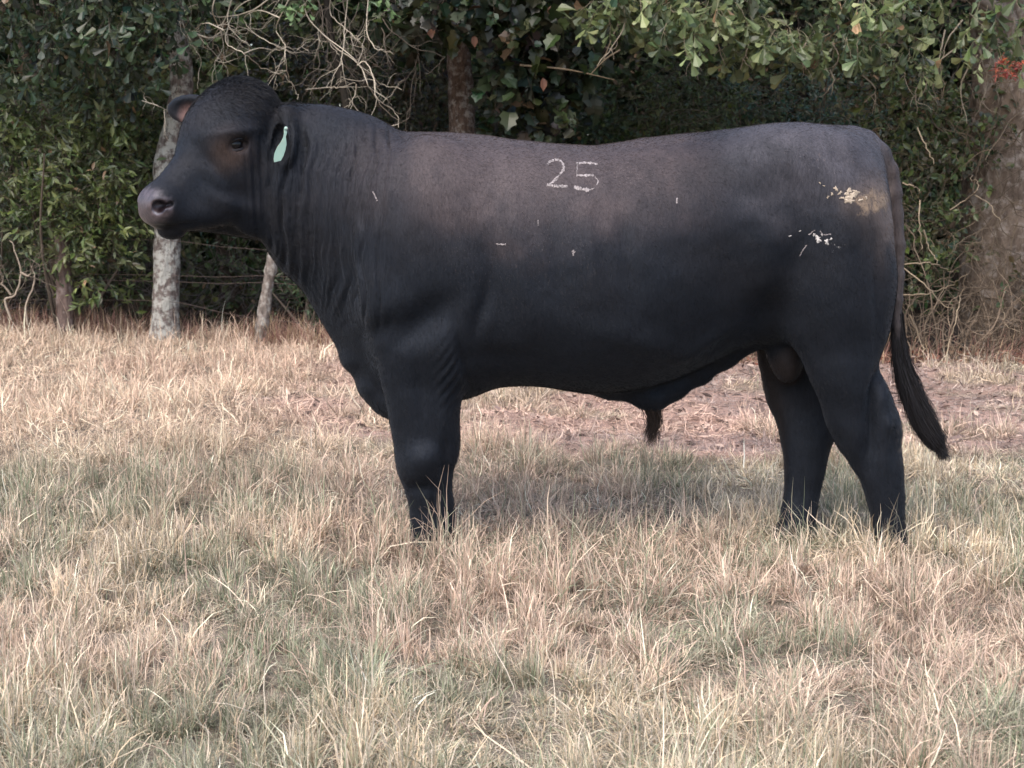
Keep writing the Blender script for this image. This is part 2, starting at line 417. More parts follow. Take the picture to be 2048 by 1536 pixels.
# 1. tree with the grey lichened trunk on the left ------------------------------
r1 = np.random.default_rng(101)
Yt = 6.0
t1 = tree_empty('oak_tree', 331, 650, Yt, "oak with a pale lichened grey trunk rising behind the bull's muzzle")
ln_ = [W(u, v, Yt) for u, v in ((329, 690), (331, 640), (333, 560), (334, 480), (332, 400), (333, 330), (348, 262), (362, 190), (362, 130), (352, 60), (345, -60), (360, -220), (340, -420))]
L = smooth_line(ln_, 60); rad = np.interp(np.linspace(0, 1, 60), [0, .08, .2, .5, .7, 1], [.125, .100, .095, .086, .078, .045])
rad = rad * (1 + .10 * (noise(L, 5, 3) - .5))
tv, tf = tubes(L[None], rad[None], 20)
tv = tv + unit(tv - np.repeat(L, 20, axis=0)) * ((fbm(tv, 22, 5, 3) - .5) * .022)[:, None]
BARK1 = bark_mat('lichen_bark', (.075, .060, .052), (.20, .165, .15), (.36, .355, .32), .50, 14)
make_mesh('trunk', tv, tf, BARK1, None, True, t1)
B = Bag(); ctr = []; 
for (u, v, Y2, r_) in ((60, 40, 5.6, .03), (240, 60, 5.3, .03), (170, -160, 5.0, .04), (480, -160, 5.5, .04), (330, -300, 5.4, .04), (520, -60, 6.6, .025)):
    b = W(u, v, Y2); s0 = L[45 + r1.integers(0, 12)]
    mid = (s0 + b) / 2 + np.array([0, 0, .25]); V_, F_ = limb([s0, mid, b], .05, r_ * .5, 6, 12); B.add(V_, F_, (.11, .09, .08)); B.flush('branch', TWIG, t1)
cl_ = [W(u, v, Y) for u, v, Y in ((60, 20, 5.6), (170, 70, 5.4), (270, 95, 5.3), (330, 40, 5.2), (230, 10, 5.1), (110, -70, 5.2), (320, -80, 5.2), (20, 110, 5.7), (215, 160, 5.7))]
P_, D_ = crown_at(cl_, [(.26, .3, .16), (.28, .3, .15), (.24, .25, .16), (.20, .25, .13), (.3, .3, .2), (.5, .4, .3), (.5, .4, .3), (.2, .3, .2), (.2, .2, .12)], 420, r1, .3)
lf, tw = sprays(P_, D_ + (0, -.3, -.6), .22, 9, .085, 'spoon', [(.035, .055, .028), (.045, .07, .035), (.028, .045, .028), (.06, .085, .045)], r1, 1.0)
P_, D_ = crown_at([W(200, -330, 5.8), W(520, -300, 6.0), W(-150, -250, 5.8), W(330, -600, 5.6)], [(1.2, 1.0, .6), (1.0, 1.0, .6), (1.0, 1., .7), (1.5, 1.2, .7)], 1500, r1, .3)
lf2, tw2 = sprays(P_, D_, .3, 9, .13, 'spoon', [(.04, .06, .03), (.035, .055, .03)], r1, .7)
B = Bag(); B.add(*lf); B.add(*lf2); B.build('crown', LM, t1, False)
B = Bag(); B.add(*tw, (.09, .075, .06)); B.add(*tw2, (.09, .075, .06)); B.build('twig', TWIG, t1)

# 2. privet-like shrubs on the left, small pointed light green leaves -------------
def shrub(name, label, cat, base, clumps, radii, n, nleaf, lsize, kind, cols, rng, length=.24, droop=.3, nst=9, stemc=(.12, .095, .075), group=None, shell=.5, mat=None, ld=.7):
    e_ = empty(name, base); tag(e_, label, cat, group)
    P_, D_ = crown_at(clumps, radii, n, rng, shell)
    D_ = D_ + rng.normal(0, .4, D_.shape) + (0, -.25, .1)
    P_[:, 2] = np.maximum(P_[:, 2], base[2] + .04)
    lf, tw = sprays(P_, D_, length, nleaf, lsize, kind, cols, rng, droop, leafdir=ld)
    B = Bag(); B.add(*lf); B.build('foliage', mat or LM, e_)
    B = Bag(); B.add(*tw, stemc); B.build('twig', TWIG, e_); S = Bag()
    for i in range(nst):
        c = np.asarray(clumps)[rng.integers(0, len(clumps))] + rng.normal(0, .15, 3)
        b0 = np.array(base) + rng.normal(0, .10, 3) * (1, 1, 0); mid = (b0 + c) / 2 + rng.normal(0, .10, 3)
        V_, F_ = limb([b0 - (0, 0, .05), mid, c], .016, .005, 5, 10); S.add(V_, F_, np.array(stemc) * rng.uniform(.7, 1.3)); S.flush('stem', TWIG, e_)
    return e_
PRIV = [(.115, .15, .048), (.09, .12, .042), (.17, .20, .068), (.06, .082, .032), (.13, .145, .068)]
r2 = np.random.default_rng(102)
def G(x, y): return float(ground_z(np.array([x]), np.array([y]))[0])
b = W(170, 640, 6.3)
shrub('shrub', 'leafy green shrub with small pointed leaves left of the lichened trunk', 'shrub', (b[0], 6.3, G(b[0], 6.3)),
      [W(u, v, Y) for u, v, Y in ((120, 260, 6.2), (220, 220, 6.1), (60, 330, 6.3), (170, 340, 6.0), (250, 330, 6.1), (100, 430, 6.2), (200, 440, 6.1), (270, 420, 6.2), (260, 200, 6.3), (30, 220, 6.5), (210, 540, 6.2), (160, 500, 6.3))],
      [(.22, .3, .16), (.22, .3, .14), (.2, .3, .15), (.24, .3, .16), (.16, .25, .16), (.24, .3, .16), (.22, .25, .15), (.12, .2, .14), (.14, .2, .12), (.2, .3, .15), (.16, .2, .14), (.18, .2, .12)], 760, 12, .072, 'lance', PRIV, r2, .26, .2)
b = W(-60, 640, 6.6)
shrub('shrub', 'leafy green shrub at the left edge, sparser and browner low down', 'shrub', (b[0], 6.6, G(b[0], 6.6)),
      [W(u, v, Y) for u, v, Y in ((-60, 260, 6.5), (0, 400, 6.4), (-120, 400, 6.4), (20, 500, 6.5), (-60, 520, 6.4), (20, 170, 6.8))],
      [(.3, .3, .22), (.24, .3, .18), (.3, .3, .2), (.14, .2, .12), (.24, .3, .16), (.2, .2, .14)], 420, 12, .060, 'lance', [(.06, .085, .04), (.05, .07, .035), (.09, .10, .05)], r2, .26, .2)
# sprig of scrub right of the leaning post
b = W(620, 660, 6.3)
shrub('shrub', "low dark scrub behind the leaning fence post, under the bull's throat", 'shrub', (b[0], 6.3, G(b[0], 6.3)),
      [W(u, v, Y) for u, v, Y in ((600, 600, 6.3), (640, 560, 6.4), (590, 520, 6.5), (680, 600, 6.4), (450, 490, 6.9))],
      [(.14, .2, .12), (.2, .2, .14), (.14, .2, .1), (.2, .2, .14), (.2, .2, .05)], 150, 10, .045, 'lance', [(.045, .075, .035), (.06, .09, .04)], r2, .2, .2, 5)

# 3. tree behind the back, with broad vine leaves hanging --------------------------
r3 = np.random.default_rng(103); Yt = 6.6
t3 = tree_empty('oak_tree', 925, 660, Yt, "tree with a reddish brown trunk rising behind the bull's withers, hung with broad vine leaves")
L = smooth_line([W(u, v, Yt) for u, v in ((930, 720), (928, 500), (925, 280), (922, 180), (917, 90), (925, -60), (900, -300), (930, -500))], 50)
rad = np.linspace(.115, .07, 50) * (1 + .12 * (noise(L, 4, 3) - .5))
tv, tf = tubes(L[None], rad[None], 18); tv = tv + unit(tv - np.repeat(L, 18, axis=0)) * ((fbm(tv * (1, 1, .4), 30, 5, 3) - .5) * .03)[:, None]
make_mesh('trunk', tv, tf, bark_mat('red_bark', (.060, .040, .030), (.165, .115, .088), (.27, .24, .21), .44, 16), None, True, t3)
cl_ = [W(u, v, Y) for u, v, Y in ((1010, 40, 5.8), (1070, 40, 5.7), (860, 5, 5.8), (1130, 90, 5.9), (1045, 130, 5.8), (1025, 190, 6.0), (1090, 200, 6.0), (1150, 170, 6.1), (930, -30, 5.6), (1180, 20, 6.0), (845, 60, 6.1), (1060, 110, 5.9))]
P_, D_ = crown_at(cl_, [(.2, .25, .13), (.24, .25, .13), (.2, .25, .12), (.2, .25, .13), (.2, .2, .12), (.12, .2, .10), (.2, .2, .09), (.16, .2, .1), (.5, .3, .18), (.2, .3, .15), (.10, .2, .08), (.2, .2, .1)], 230, r3, .3)
lf, tw = sprays(P_, D_ + (0, -.5, -.6), .26, 8, .098, 'vine', [(.030, .044, .022), (.040, .056, .028), (.022, .034, .018), (.048, .060, .030), (.040, .046, .026)], r3, 1.0, tilt=.5)
P_, D_ = crown_at([W(900, -350, 6.2), W(1300, -350, 6.4), W(650, -330, 6.2), W(1000, -600, 5.8)], [(1.2, 1.0, .6), (1.0, 1.0, .6), (.9, 1, .6), (1.5, 1.2, .7)], 1500, r3, .3)
lf2, tw2 = sprays(P_, D_, .3, 9, .13, 'oval', [(.04, .06, .03), (.035, .055, .03)], r3, .7)
B = Bag(); B.add(*lf); B.add(*lf2)
dd = np.array([W(861, 48, 5.5), W(1086, 155, 5.6), W(1100, 12, 5.5), W(948, 70, 5.5)])
lv, lf_, kk = leaves(dd, np.array([(.1, -.1, -1)] * 4), np.array([.10, .09, .08, .08]), 'oval', r3, .2); B.add(lv, lf_, (.30, .15, .10))
B.build('crown', LM, t3)
B = Bag(); B.add(*tw, (.10, .08, .06)); B.add(*tw2, (.09, .075, .06)); B.flush('twig', TWIG, t3)
for a_, b_2 in (((1040, 130), (1230, 160)), ((1240, 100), (1180, 150)), ((1250, 20), (1200, 140))):
    V_, F_ = limb([W(*a_, 5.6), W((a_[0] + b_2[0]) / 2, (a_[1] + b_2[1]) / 2 - 6, 5.55), W(*b_2, 5.6)], .008, .003, 5, 10); B.add(V_, F_, (.24, .19, .13)); B.flush('branch', TWIG, t3)

# 4. the leafless tree whose pale twigs droop over the hump -------------------------
r4 = np.random.default_rng(104); Yb = 5.2
t4_ = tree_empty('bare_tree', 700, 660, 5.9, "leafless tree of crooked pale twigs drooping over the bull's neck")
B = Bag(); trk = smooth_line([W(u, v, 5.9) for u, v in ((705, 700), (708, 500), (700, 300), (690, 200), (660, 60), (640, -120), (600, -300))], 30)
tv, tf = tubes(trk[None], np.linspace(.035, .018, 30)[None], 10); B.add(tv, tf, (.035, .03, .024)); B.build('trunk', TWIG, t4_, True)
B = Bag()
PT = (.46, .41, .33)
hand = [[(640, -60), (560, -20), (480, 10), (450, 60), (455, 90), (490, 110), (520, 130), (556, 150)],
        [(560, -20), (500, 20), (430, 30), (400, 10), (370, 30), (378, 70), (392, 105)],
        [(470, -20), (450, 40), (430, 70), (425, 100), (400, 90)], [(440, -30), (425, 20), (436, 60), (448, 95), (432, 120)],
        [(640, -40), (610, 10), (640, 60), (700, 110), (740, 150), (770, 170), (804, 178)], [(640, 60), (670, 95), (716, 130), (735, 170), (760, 200), (790, 225), (797, 258)],
        [(600, -40), (560, 30), (552, 60), (570, 90), (572, 120), (575, 150), (590, 175), (598, 200)], [(560, 30), (520, 20), (490, 35), (500, 60), (540, 80), (580, 95), (630, 108)],
        [(670, -40), (665, 20), (690, 60), (720, 80)], [(700, -30), (690, 40), (688, 90), (690, 130), (700, 200)],
        [(610, 180), (650, 175), (680, 172), (712, 166)], [(712, 168), (706, 190), (700, 215)], [(740, -30), (735, 60), (742, 90), (758, 104)], [(716, 130), (730, 125), (748, 160), (755, 200), (790, 240)],
        [(490, 110), (520, 95), (560, 98), (575, 88)], [(380, 60), (420, 75), (460, 70), (500, 90)], [(285, 205), (310, 213), (336, 222)], [(700, 200), (720, 230), (748, 262)], [(450, 60), (410, 50), (385, 60), (375, 90)]]
for h_ in hand:
    pts = np.array([W(u + r4.normal() * 2, v + r4.normal() * 2, Yb + .25 * math.sin(i * 1.3 + u * .01)) for i, (u, v) in enumerate(h_)])
    B = Bag(); n_ = len(h_) * 4; V_, F_ = limb(pts, .0047, .0016, 5, n_, .006, r4); B.add(V_, F_, np.array(PT) * r4.uniform(.75, 1.1))
    Ls = smooth_line(pts, n_)
    for c in range(len(h_)):
        k = r4.integers(2, n_ - 1); d = unit(Ls[k] - Ls[k - 1]) + r4.normal(0, .7, 3)
        branching(B, Ls[k], d, r4.uniform(.10, .30), .0022, 1, r4, np.array(PT) * r4.uniform(.5, 1.0), 6, .6, .3, .28, 2)
    B.build('branch', TWIG, t4_, True)
for i in range(26):
    B = Bag(); p = W(r4.uniform(580, 860), r4.uniform(-60, 130), r4.uniform(5.4, 6.4)); branching(B, p, (r4.normal(0, .5), 0, -1), r4.uniform(.25, .6), .004, 2, r4, (.16, .135, .11), 7, .6, .4, .25, 3); B.build('branch', TWIG, t4_, True)
B = Bag(); P_, D_ = crown_at([W(590, 10, 5.1), W(770, 5, 5.2), W(620, 0, 5.2)], [(.07, .08, .04), (.06, .08, .04), (.07, .07, .03)], 16, r4, .3)
lf, tw = sprays(P_, D_ + (0, 0, -.5), .08, 6, .06, 'spoon', [(.12, .19, .08), (.09, .15, .07)], r4, .6); B.add(*lf); B.build('foliage', LM, t4_)

# 5. the oak at top right: bright spatulate leaves on drooping sprays ----------------
r5 = np.random.default_rng(105); Yo = 4.6
t5 = tree_empty('oak_tree', 2010, 740, 5.4, 'big oak at the right edge, brown trunk and limbs hung with bright blunt leaves')
L = smooth_line([W(u, v, 5.4) for u, v in ((2012, 790), (2010, 735), (2006, 600), (2002, 420), (2010, 250), (2018, 120), (2005, 0), (2010, -250), (2000, -500))], 60)
rad = np.interp(np.linspace(0, 1, 60), [0, .12, .4, 1], [.33, .285, .265, .17])
tv, tf = tubes(L[None], rad[None], 28); tv = tv + unit(tv - np.repeat(L, 28, axis=0)) * ((fbm(tv * (1, 1, .35), 12, 5, 4) - .5) * .10)[:, None]
make_mesh('trunk', tv, tf, bark_mat('brown_bark', (.075, .055, .042), (.19, .145, .11), (.26, .22, .185), .44, 9), None, True, t5)
B = Bag()
for pts in ([(1995, -20), (1700, -90), (1450, -60), (1300, -20)], [(1995, -60), (1800, -120), (1600, -130), (1400, -150)], [(2000, 20), (1940, -10), (1900, 10)]):
    V_, F_ = limb([W(u, v, Yo + .3) for u, v in pts], .045, .012, 7, 20, .01, r5); B.add(V_, F_, (.13, .11, .09)); B.flush('limb', TWIG, t5)
cl_, rd_ = [], []
for u in range(1215, 1830, 42):
    top_v = 10; depth_v = np.interp(u, [1200, 1320, 1500, 1620, 1720, 1800, 1850], [35, 80, 110, 130, 120, 160, 70])
    for k in range(3):
        cl_.append(W(u + r5.normal() * 16, r5.uniform(-30, depth_v * .78), Yo + r5.uniform(-.3, .4))); rd_.append((.12, .2, .07))
for (u, v) in ((1920, 20), (1960, 60), (2010, 30), (2040, 80), (1990, -10), (2090, 40), (1900, -20), (2035, 10), (1975, 90)):
    cl_.append(W(u, v, 4.4)); rd_.append((.11, .2, .08))
P_, D_ = crown_at(cl_, rd_, 330, r5, .3)
lf, tw = sprays(P_, D_ * .5 + (0, -.25, -.55), .17, 8, .098, 'spoon', [(.125, .165, .070), (.165, .205, .09), (.07, .10, .045), (.115, .145, .065), (.22, .25, .115), (.05, .072, .032)], r5, .8, tilt=.6)
P_, D_ = crown_at([W(1500, -330, 5.0), W(2000, -380, 5.0), W(1250, -350, 5.0), W(1700, -600, 4.6)], [(1.1, 1., .5), (1.1, 1.0, .6), (.8, .9, .5), (1.5, 1.2, .7)], 1500, r5, .3)
lf2, tw2 = sprays(P_, D_, .3, 9, .12, 'spoon', [(.06, .09, .04), (.05, .075, .04)], r5, .7)
B = Bag(); B.add(*lf); B.add(*lf2); B.build('crown', LM, t5)
B = Bag(); B.add(*tw, (.20, .17, .12)); B.add(*tw2, (.12, .1, .08)); B.flush('twig', TWIG, t5)
for (u0, v0, u1, v1) in ((1250, 20, 1195, 130), (1385, 60, 1396, 158), (1500, 80, 1480, 140), (1665, 85, 1662, 150), (1660, 140, 1655, 180), (1735, 60, 1762, 120), (1725, 150, 1728, 205), (1790, 130, 1806, 160), (1615, 80, 1612, 140), (2030, 60, 2036, 180), (1985, 90, 1970, 160), (1960, 100, 2020, 185),
                         (1890, 60, 1865, 180), (1862, 150, 1835, 225), (1920, 90, 1890, 170), (1955, 110, 1935, 250), (1980, 150, 1960, 220), (1925, 40, 1885, 120), (1850, 130, 1836, 200), (1345, 50, 1340, 110), (1430, 40, 1450, 130)):
    m1 = ((u0 + u1) / 2 + r5.normal() * 12, (v0 + v1) / 2 + r5.normal() * 6)
    pts = np.array([W(u0, v0, Yo), W(*m1, Yo - .05), W(u1, v1, Yo)]); V_, F_ = limb(pts, .006, .0022, 5, 12, .004, r5); B.add(V_, F_, np.array((.27, .23, .175)) * r5.uniform(.5, 1.1))
    for c in range(2): branching(B, smooth_line(pts, 9)[5 + c], (r5.normal(0, .6), r5.normal(0, .3), -1), r5.uniform(.05, .16), .0024, 1, r5, (.26, .22, .17), 6, .6, .2, .25, 1)
    B.flush('branch', TWIG, t5)
rd = empty('dead_leaf_clump', W(2014, 134, 4.0)); rd.name = 'dead_leaves'
tag(rd, 'small clump of rust red dead leaves high on the right', 'dead leaves')
P_, D_ = crown_at([W(2014, 134, 4.0)], [(.055, .04, .035)], 34, r5, .3)
lf, tw = sprays(P_, D_ + (0, 0, -.3), .05, 5, .035, 'lance', [(.26, .06, .04), (.32, .09, .06), (.18, .05, .035)], r5, .4)
B = Bag(); B.add(*lf); B.build('leaf_cluster', LMD, rd); B = Bag(); B.add(*tw, (.2, .14, .1)); B.build('twig', TWIG, rd)

# 6. undergrowth above the bull's back ------------------------------------------------
r6 = np.random.default_rng(106)
for k, (u, lab, cols, kind, ls, cl_) in enumerate((
    (1060, "dark green scrub showing just above the dip of the bull's back", [(.050, .08, .034), (.07, .105, .042), (.036, .06, .026)], 'tuft', .040, [(1010, 270), (1080, 262), (1150, 268), (1210, 262), (1100, 235), (1020, 240), (1180, 240)]),
    (1370, "yellowish green thicket above the bull's loin", [(.085, .11, .03), (.055, .08, .028), (.065, .09, .036)], 'lance', .050, [(1290, 240), (1360, 215), (1420, 225), (1320, 190), (1390, 170), (1450, 190), (1340, 260), (1440, 250)]),
    (1610, "dark blue green thicket above the bull's rump", [(.026, .060, .042), (.036, .075, .042), (.045, .07, .035)], 'lance', .045, [(1500, 230), (1560, 200), (1620, 230), (1580, 250), (1680, 235), (1520, 170), (1650, 190), (1700, 210)]),
    (760, "dim brownish thicket behind the bull's hump", [(.05, .055, .03), (.04, .04, .026)], 'oval', .045, [(720, 180), (800, 210), (840, 160), (780, 130), (870, 220), (640, 170), (560, 120), (620, 130)]))):
    b = W(u, 640, 7.4)
    shrub('thicket', lab, 'thicket', (b[0], 7.4, G(b[0], 7.4)), [W(a, c, 7.3 + r6.uniform(-.3, .4)) for a, c in cl_] + [W(a, c + 150, 7.4) for a, c in cl_[:4]],
          [(.24, .3, .15)] * len(cl_) + [(.35, .3, .3)] * 4, 620, 11, ls, kind, cols, r6, .2, .3, 8, (.10, .08, .06))

# 7. tangle of vines and roots at the right ---------------------------------------------
r7 = np.random.default_rng(107)
b = W(1860, 735, 5.2)
vt = empty('vine_tangle', (b[0], 5.2, G(b[0], 5.2))); tag(vt, "tangle of bare tan vines and sparse green leaves behind the bull's tail", 'vines')
B = Bag()
for i in range(95):
    u, v = r7.uniform(1795, 2100), r7.uniform(150, 720); Y = r7.uniform(4.9, 5.5) if u < 1930 else r7.uniform(4.75, 5.05)
    deep = r7.random() < .5
    branching(B, W(u, v, Y), (r7.normal(0, .7), r7.normal(0, .15), r7.normal(-.3, .9)), r7.uniform(.25, .7), r7.uniform(.0022, .006), 2 if i % 3 else 1, r7,
              np.array((.13, .10, .070)) * (r7.uniform(.4, .8) if deep else r7.uniform(.8, 1.5)), 8, .7, .1, .30, 3)
B.flush('fine_vine', TWIG, vt)['kind'] = 'stuff'
for i in range(46):   # upright stems near the ground
    u = r7.uniform(1800, 2080); Y = r7.uniform(4.55, 5.1); v = 728
    p = W(u, v, Y); p[2] = G(p[0], Y) - .02
    branching(B, p, (r7.normal(0, .35), r7.normal(0, .1), 1), r7.uniform(.25, .85), r7.uniform(.003, .008), 2 if i % 2 else 1, r7, np.array((.17, .13, .095)) * r7.uniform(.5, 1.3), 8, .6, -.1, .28, 3); B.flush('vine', TWIG, vt)
hand = [[(1800, 530), (1850, 525), (1880, 532), (1908, 548)], [(1806, 535), (1850, 570), (1880, 600), (1900, 622)], [(1890, 725), (1900, 680), (1912, 640), (1922, 590), (1936, 540)],
        [(1800, 590), (1850, 588), (1890, 575), (1930, 550)], [(1806, 366), (1825, 372), (1840, 382)], [(1900, 420), (1930, 400), (1950, 385), (1955, 370), (1940, 350)], [(1950, 390), (1980, 410), (2000, 440)],
        [(1835, 255), (1850, 290), (1868, 320)], [(1848, 460), (1860, 500), (1880, 530)], [(1840, 400), (1838, 450), (1845, 500)], [(1985, 560), (2005, 620), (2010, 650), (2048, 670)], [(1820, 630), (1840, 680), (1850, 720)]]
for h_ in hand:
    pts = np.array([W(u, v, 4.55 + .1 * math.sin(i + u)) for i, (u, v) in enumerate(h_)]); V_, F_ = limb(pts, .0050, .0022, 5, len(h_) * 5, .009, r7); B.add(V_, F_, np.array((.27, .215, .15)) * r7.uniform(.7, 1.15)); B.flush('vine', TWIG, vt)
P_, D_ = crown_at([W(u, v, 5.1) for u, v in ((1830, 260), (1880, 330), (1840, 420), (1850, 480), (1830, 540), (1900, 300), (1790, 220), (1760, 170), (1850, 180), (1960, 230), (2030, 560), (1900, 450), (1930, 310), (1800, 300))], [(.14, .2, .14)] * 14, 420, r7, .3)
lf, tw = sprays(P_, D_, .16, 8, .048, 'oval', [(.06, .085, .03), (.08, .105, .035), (.04, .06, .028), (.09, .08, .045)], r7, .4)
B = Bag(); B.add(*lf); B.build('foliage', LM, vt); B = Bag(); B.add(*tw, (.16, .125, .085)); B.build('twig', TWIG, vt)

# bare crooked twigs at the left edge and a slim leaning sapling
b = W(20, 640, 5.9)
bt = empty('bare_bush', (b[0], 5.9, G(b[0], 5.9))); tag(bt, 'bare crooked pale twigs at the left edge just above the grass', 'bush')
B = Bag()
for h_ in ([(22, 640), (10, 600), (30, 590), (42, 545), (30, 500), (20, 480)], [(42, 545), (55, 552), (62, 546)], [(22, 590), (5, 570), (-20, 560)], [(55, 650), (52, 610), (70, 560), (62, 530)], [(0, 640), (-10, 590), (5, 560)]):
    pts = np.array([W(u, v, 5.8) for u, v in h_]); V_, F_ = limb(pts, .010, .004, 5, len(h_) * 5, .004, r7); B.add(V_, F_, np.array((.28, .23, .18)) * r7.uniform(.7, 1.1))
    for c in range(3): branching(B, pts[r7.integers(0, len(pts))], r7.normal(0, 1, 3) + (0, 0, .6), .25, .003, 1, r7, (.17, .14, .11), 6, .6, .1, .3, 2)
    B.flush('branch', TWIG, bt)
b = W(70, 640, 6.8)
sp = empty('sapling', (b[0], 6.8, G(b[0], 6.8))); tag(sp, 'slender leaning brown sapling among the leaves in the top left corner', 'sapling')
B = Bag()
V_, F_ = limb([W(u, v, 6.8) for u, v in ((120, 680), (105, 480), (95, 300), (75, 170), (30, 70), (0, 0), (-30, -120))], .034, .018, 9, 40, .004, r7); B.add(V_, F_, (.15, .115, .09))
B.build('trunk', TWIG, sp, True); B = Bag()
V_, F_ = limb([W(u, v, 6.6) for u, v in ((95, 300), (90, 200), (82, 130), (74, 60), (60, -30))], .014, .007, 6, 20, .004, r7); B.add(V_, F_, (.15, .115, .09)); B.build('branch', TWIG, sp, True)

# 8. old fence: posts and wire ------------------------------------------------------------
fe = empty('wire_fence', (W(530, 660, 5.7)[0], 5.7, G(W(530, 660, 5.7)[0], 5.7))); tag(fe, 'old rusty wire fence on a leaning grey post along the tree line', 'fence')
Lp = smooth_line([W(u, v, 5.7) for u, v in ((520, 690), (524, 655), (531, 600), (541, 540), (547, 505))], 24)
tv, tf = tubes(Lp[None], (np.linspace(.048, .040, 24) * (1 + .1 * r7.normal(size=24)))[None], 12)
tv = tv + unit(tv - np.repeat(Lp, 12, axis=0)) * ((fbm(tv, 25, 8, 3) - .5) * .022)[:, None]
capv = Lp[-1] + (0, 0, .012); n0 = len(tv); tv = np.vstack([tv, capv]); ring = np.arange(n0 - 12, n0); tf = np.vstack([tf, np.stack([ring, np.roll(ring, -1), np.full(12, n0), np.full(12, n0)], 1)])
BARK2 = bark_mat('post_wood', (.10, .082, .070), (.26, .22, .19), (.32, .30, .27), .46, 14)
p1 = make_mesh('post', tv, tf, BARK2, None, True, fe)
Lp = smooth_line([W(u, v, 6.1) for u, v in ((132, 700), (130, 620), (127, 540), (124, 470))], 20)
tv, tf = tubes(Lp[None], np.linspace(.062, .055, 20)[None], 12); tv = tv + unit(tv - np.repeat(Lp, 12, axis=0)) * ((fbm(tv, 25, 8, 3) - .5) * .022)[:, None]
p2 = make_mesh('post', tv, tf, bark_mat('old_post', (.10, .072, .062), (.20, .145, .125), (.25, .2, .18), .4, 12), None, True, fe); p2['label'] = 'brown upright post'
for (v0, v1, v2) in ((478, 500, 496), (548, 552, 572), (560, 566, 0), (600, 640, 650)):
    pts = np.array([W(-200, v0, 6.2), W(124, v0, 6.15), W(333, v0 + 3, 5.92), W(440, (v0 + v1) / 2 + 4, 5.8), W(538, v1, 5.66), W(700, v1 + 12, 5.3)])
    V_, F_ = limb(pts, .0016, .0016, 4, 60, .0015, r7)
    make_mesh('wire', V_, F_, TWIG, (.10, .075, .065), True, fe)

# 9. the wood behind -----------------------------------------------------------------------
r9 = np.random.default_rng(109)
DK = [(.030, .045, .020), (.038, .056, .024), (.046, .052, .024), (.028, .042, .024)]
def back_tree(x, y, h, rc, lab):
    z = G(x, y); e_ = empty('forest_tree', (x, y, z)); tag(e_, lab, 'tree', 'trees standing deeper in the wood')
    L = smooth_line([(x, y, z - .1), (x + r9.normal() * .1, y, z + h * .3), (x + r9.normal() * .25, y + r9.normal() * .2, z + h * .65), (x + r9.normal() * .4, y, z + h)], 20)
    r0 = r9.uniform(.07, .15); tv, tf = tubes(L[None], np.linspace(r0, r0 * .3, 20)[None], 10); make_mesh('trunk', tv, tf, BARKB, None, True, e_)
    cl = [(x + r9.normal() * rc * .6, y + r9.normal() * rc * .5, z + h * r9.uniform(.3, 1.0)) for _ in range(9)]
    P_, D_ = crown_at(cl, [(rc * .6, rc * .6, rc * .45)] * 9, 620, r9, .3)
    lf, tw = sprays(P_, D_, .4, 9, .13, 'oval', DK, r9, .5, K=4); B = Bag(); B.add(*lf); B.build('crown', LMD, e_)
    B = Bag(); B.add(*tw, (.06, .05, .04)); B.build('twig', TWIG, e_)
BARKB = bark_mat('dark_bark', (.03, .024, .02), (.075, .06, .05), (.13, .12, .11), .35, 12)
WH = ('far left above the shrubs', 'left of the lichened trunk', 'just right of the lichened trunk', "behind the bull's neck", "behind the bull's withers", "behind the middle of the bull's back", "behind the bull's rump", 'far right behind the vines')
for i, x in enumerate(np.linspace(-5.6, 5.6, 8)):
    back_tree(x + r9.normal() * .3, 9.0 + r9.uniform(-.8, 2.4), r9.uniform(5.5, 7.5), r9.uniform(1.3, 1.8), 'dark leafy tree deeper in the shaded wood, ' + WH[i])
# undergrowth and the farther wood, one mass nobody could count
def mass(n, xr, yr, zr, ls, kind, cols, rng, nl=9, length=.45):
    P_ = np.stack([rng.uniform(*xr, n), rng.uniform(*yr, n), rng.uniform(0, 1, n) ** 1.0], 1)
    P_[:, 2] = ground_z(P_[:, 0], P_[:, 1]) + zr[0] + (zr[1] - zr[0]) * P_[:, 2]
    D_ = rng.normal(0, 1, (n, 3)) + (0, -.4, .1)
    return sprays(P_, D_, length, nl, ls, kind, cols, rng, .4, K=4)
B = Bag(); BT = Bag()
for args in ((3600, (-7, 7), (7.9, 8.8), (.0, 2.7), .075, 'oval', [(.040, .060, .024), (.050, .070, .028), (.060, .062, .030)]),
             (5200, (-8, 8), (9, 12), (0, 4), .14, 'oval', DK),
             (5200, (-12, 12), (13, 17), (0, 7), .26, 'oval', DK),
             (3000, (-30, 30), (22, 26), (0, 12), .8, 'oval', DK)):
    lf, tw = mass(*args, r9); B.add(*lf); B.add(*tw, (.05, .042, .033))
tag(B.build('woodland', LMD), 'dark shaded undergrowth filling the wood behind the trees', 'woodland', kind='stuff')
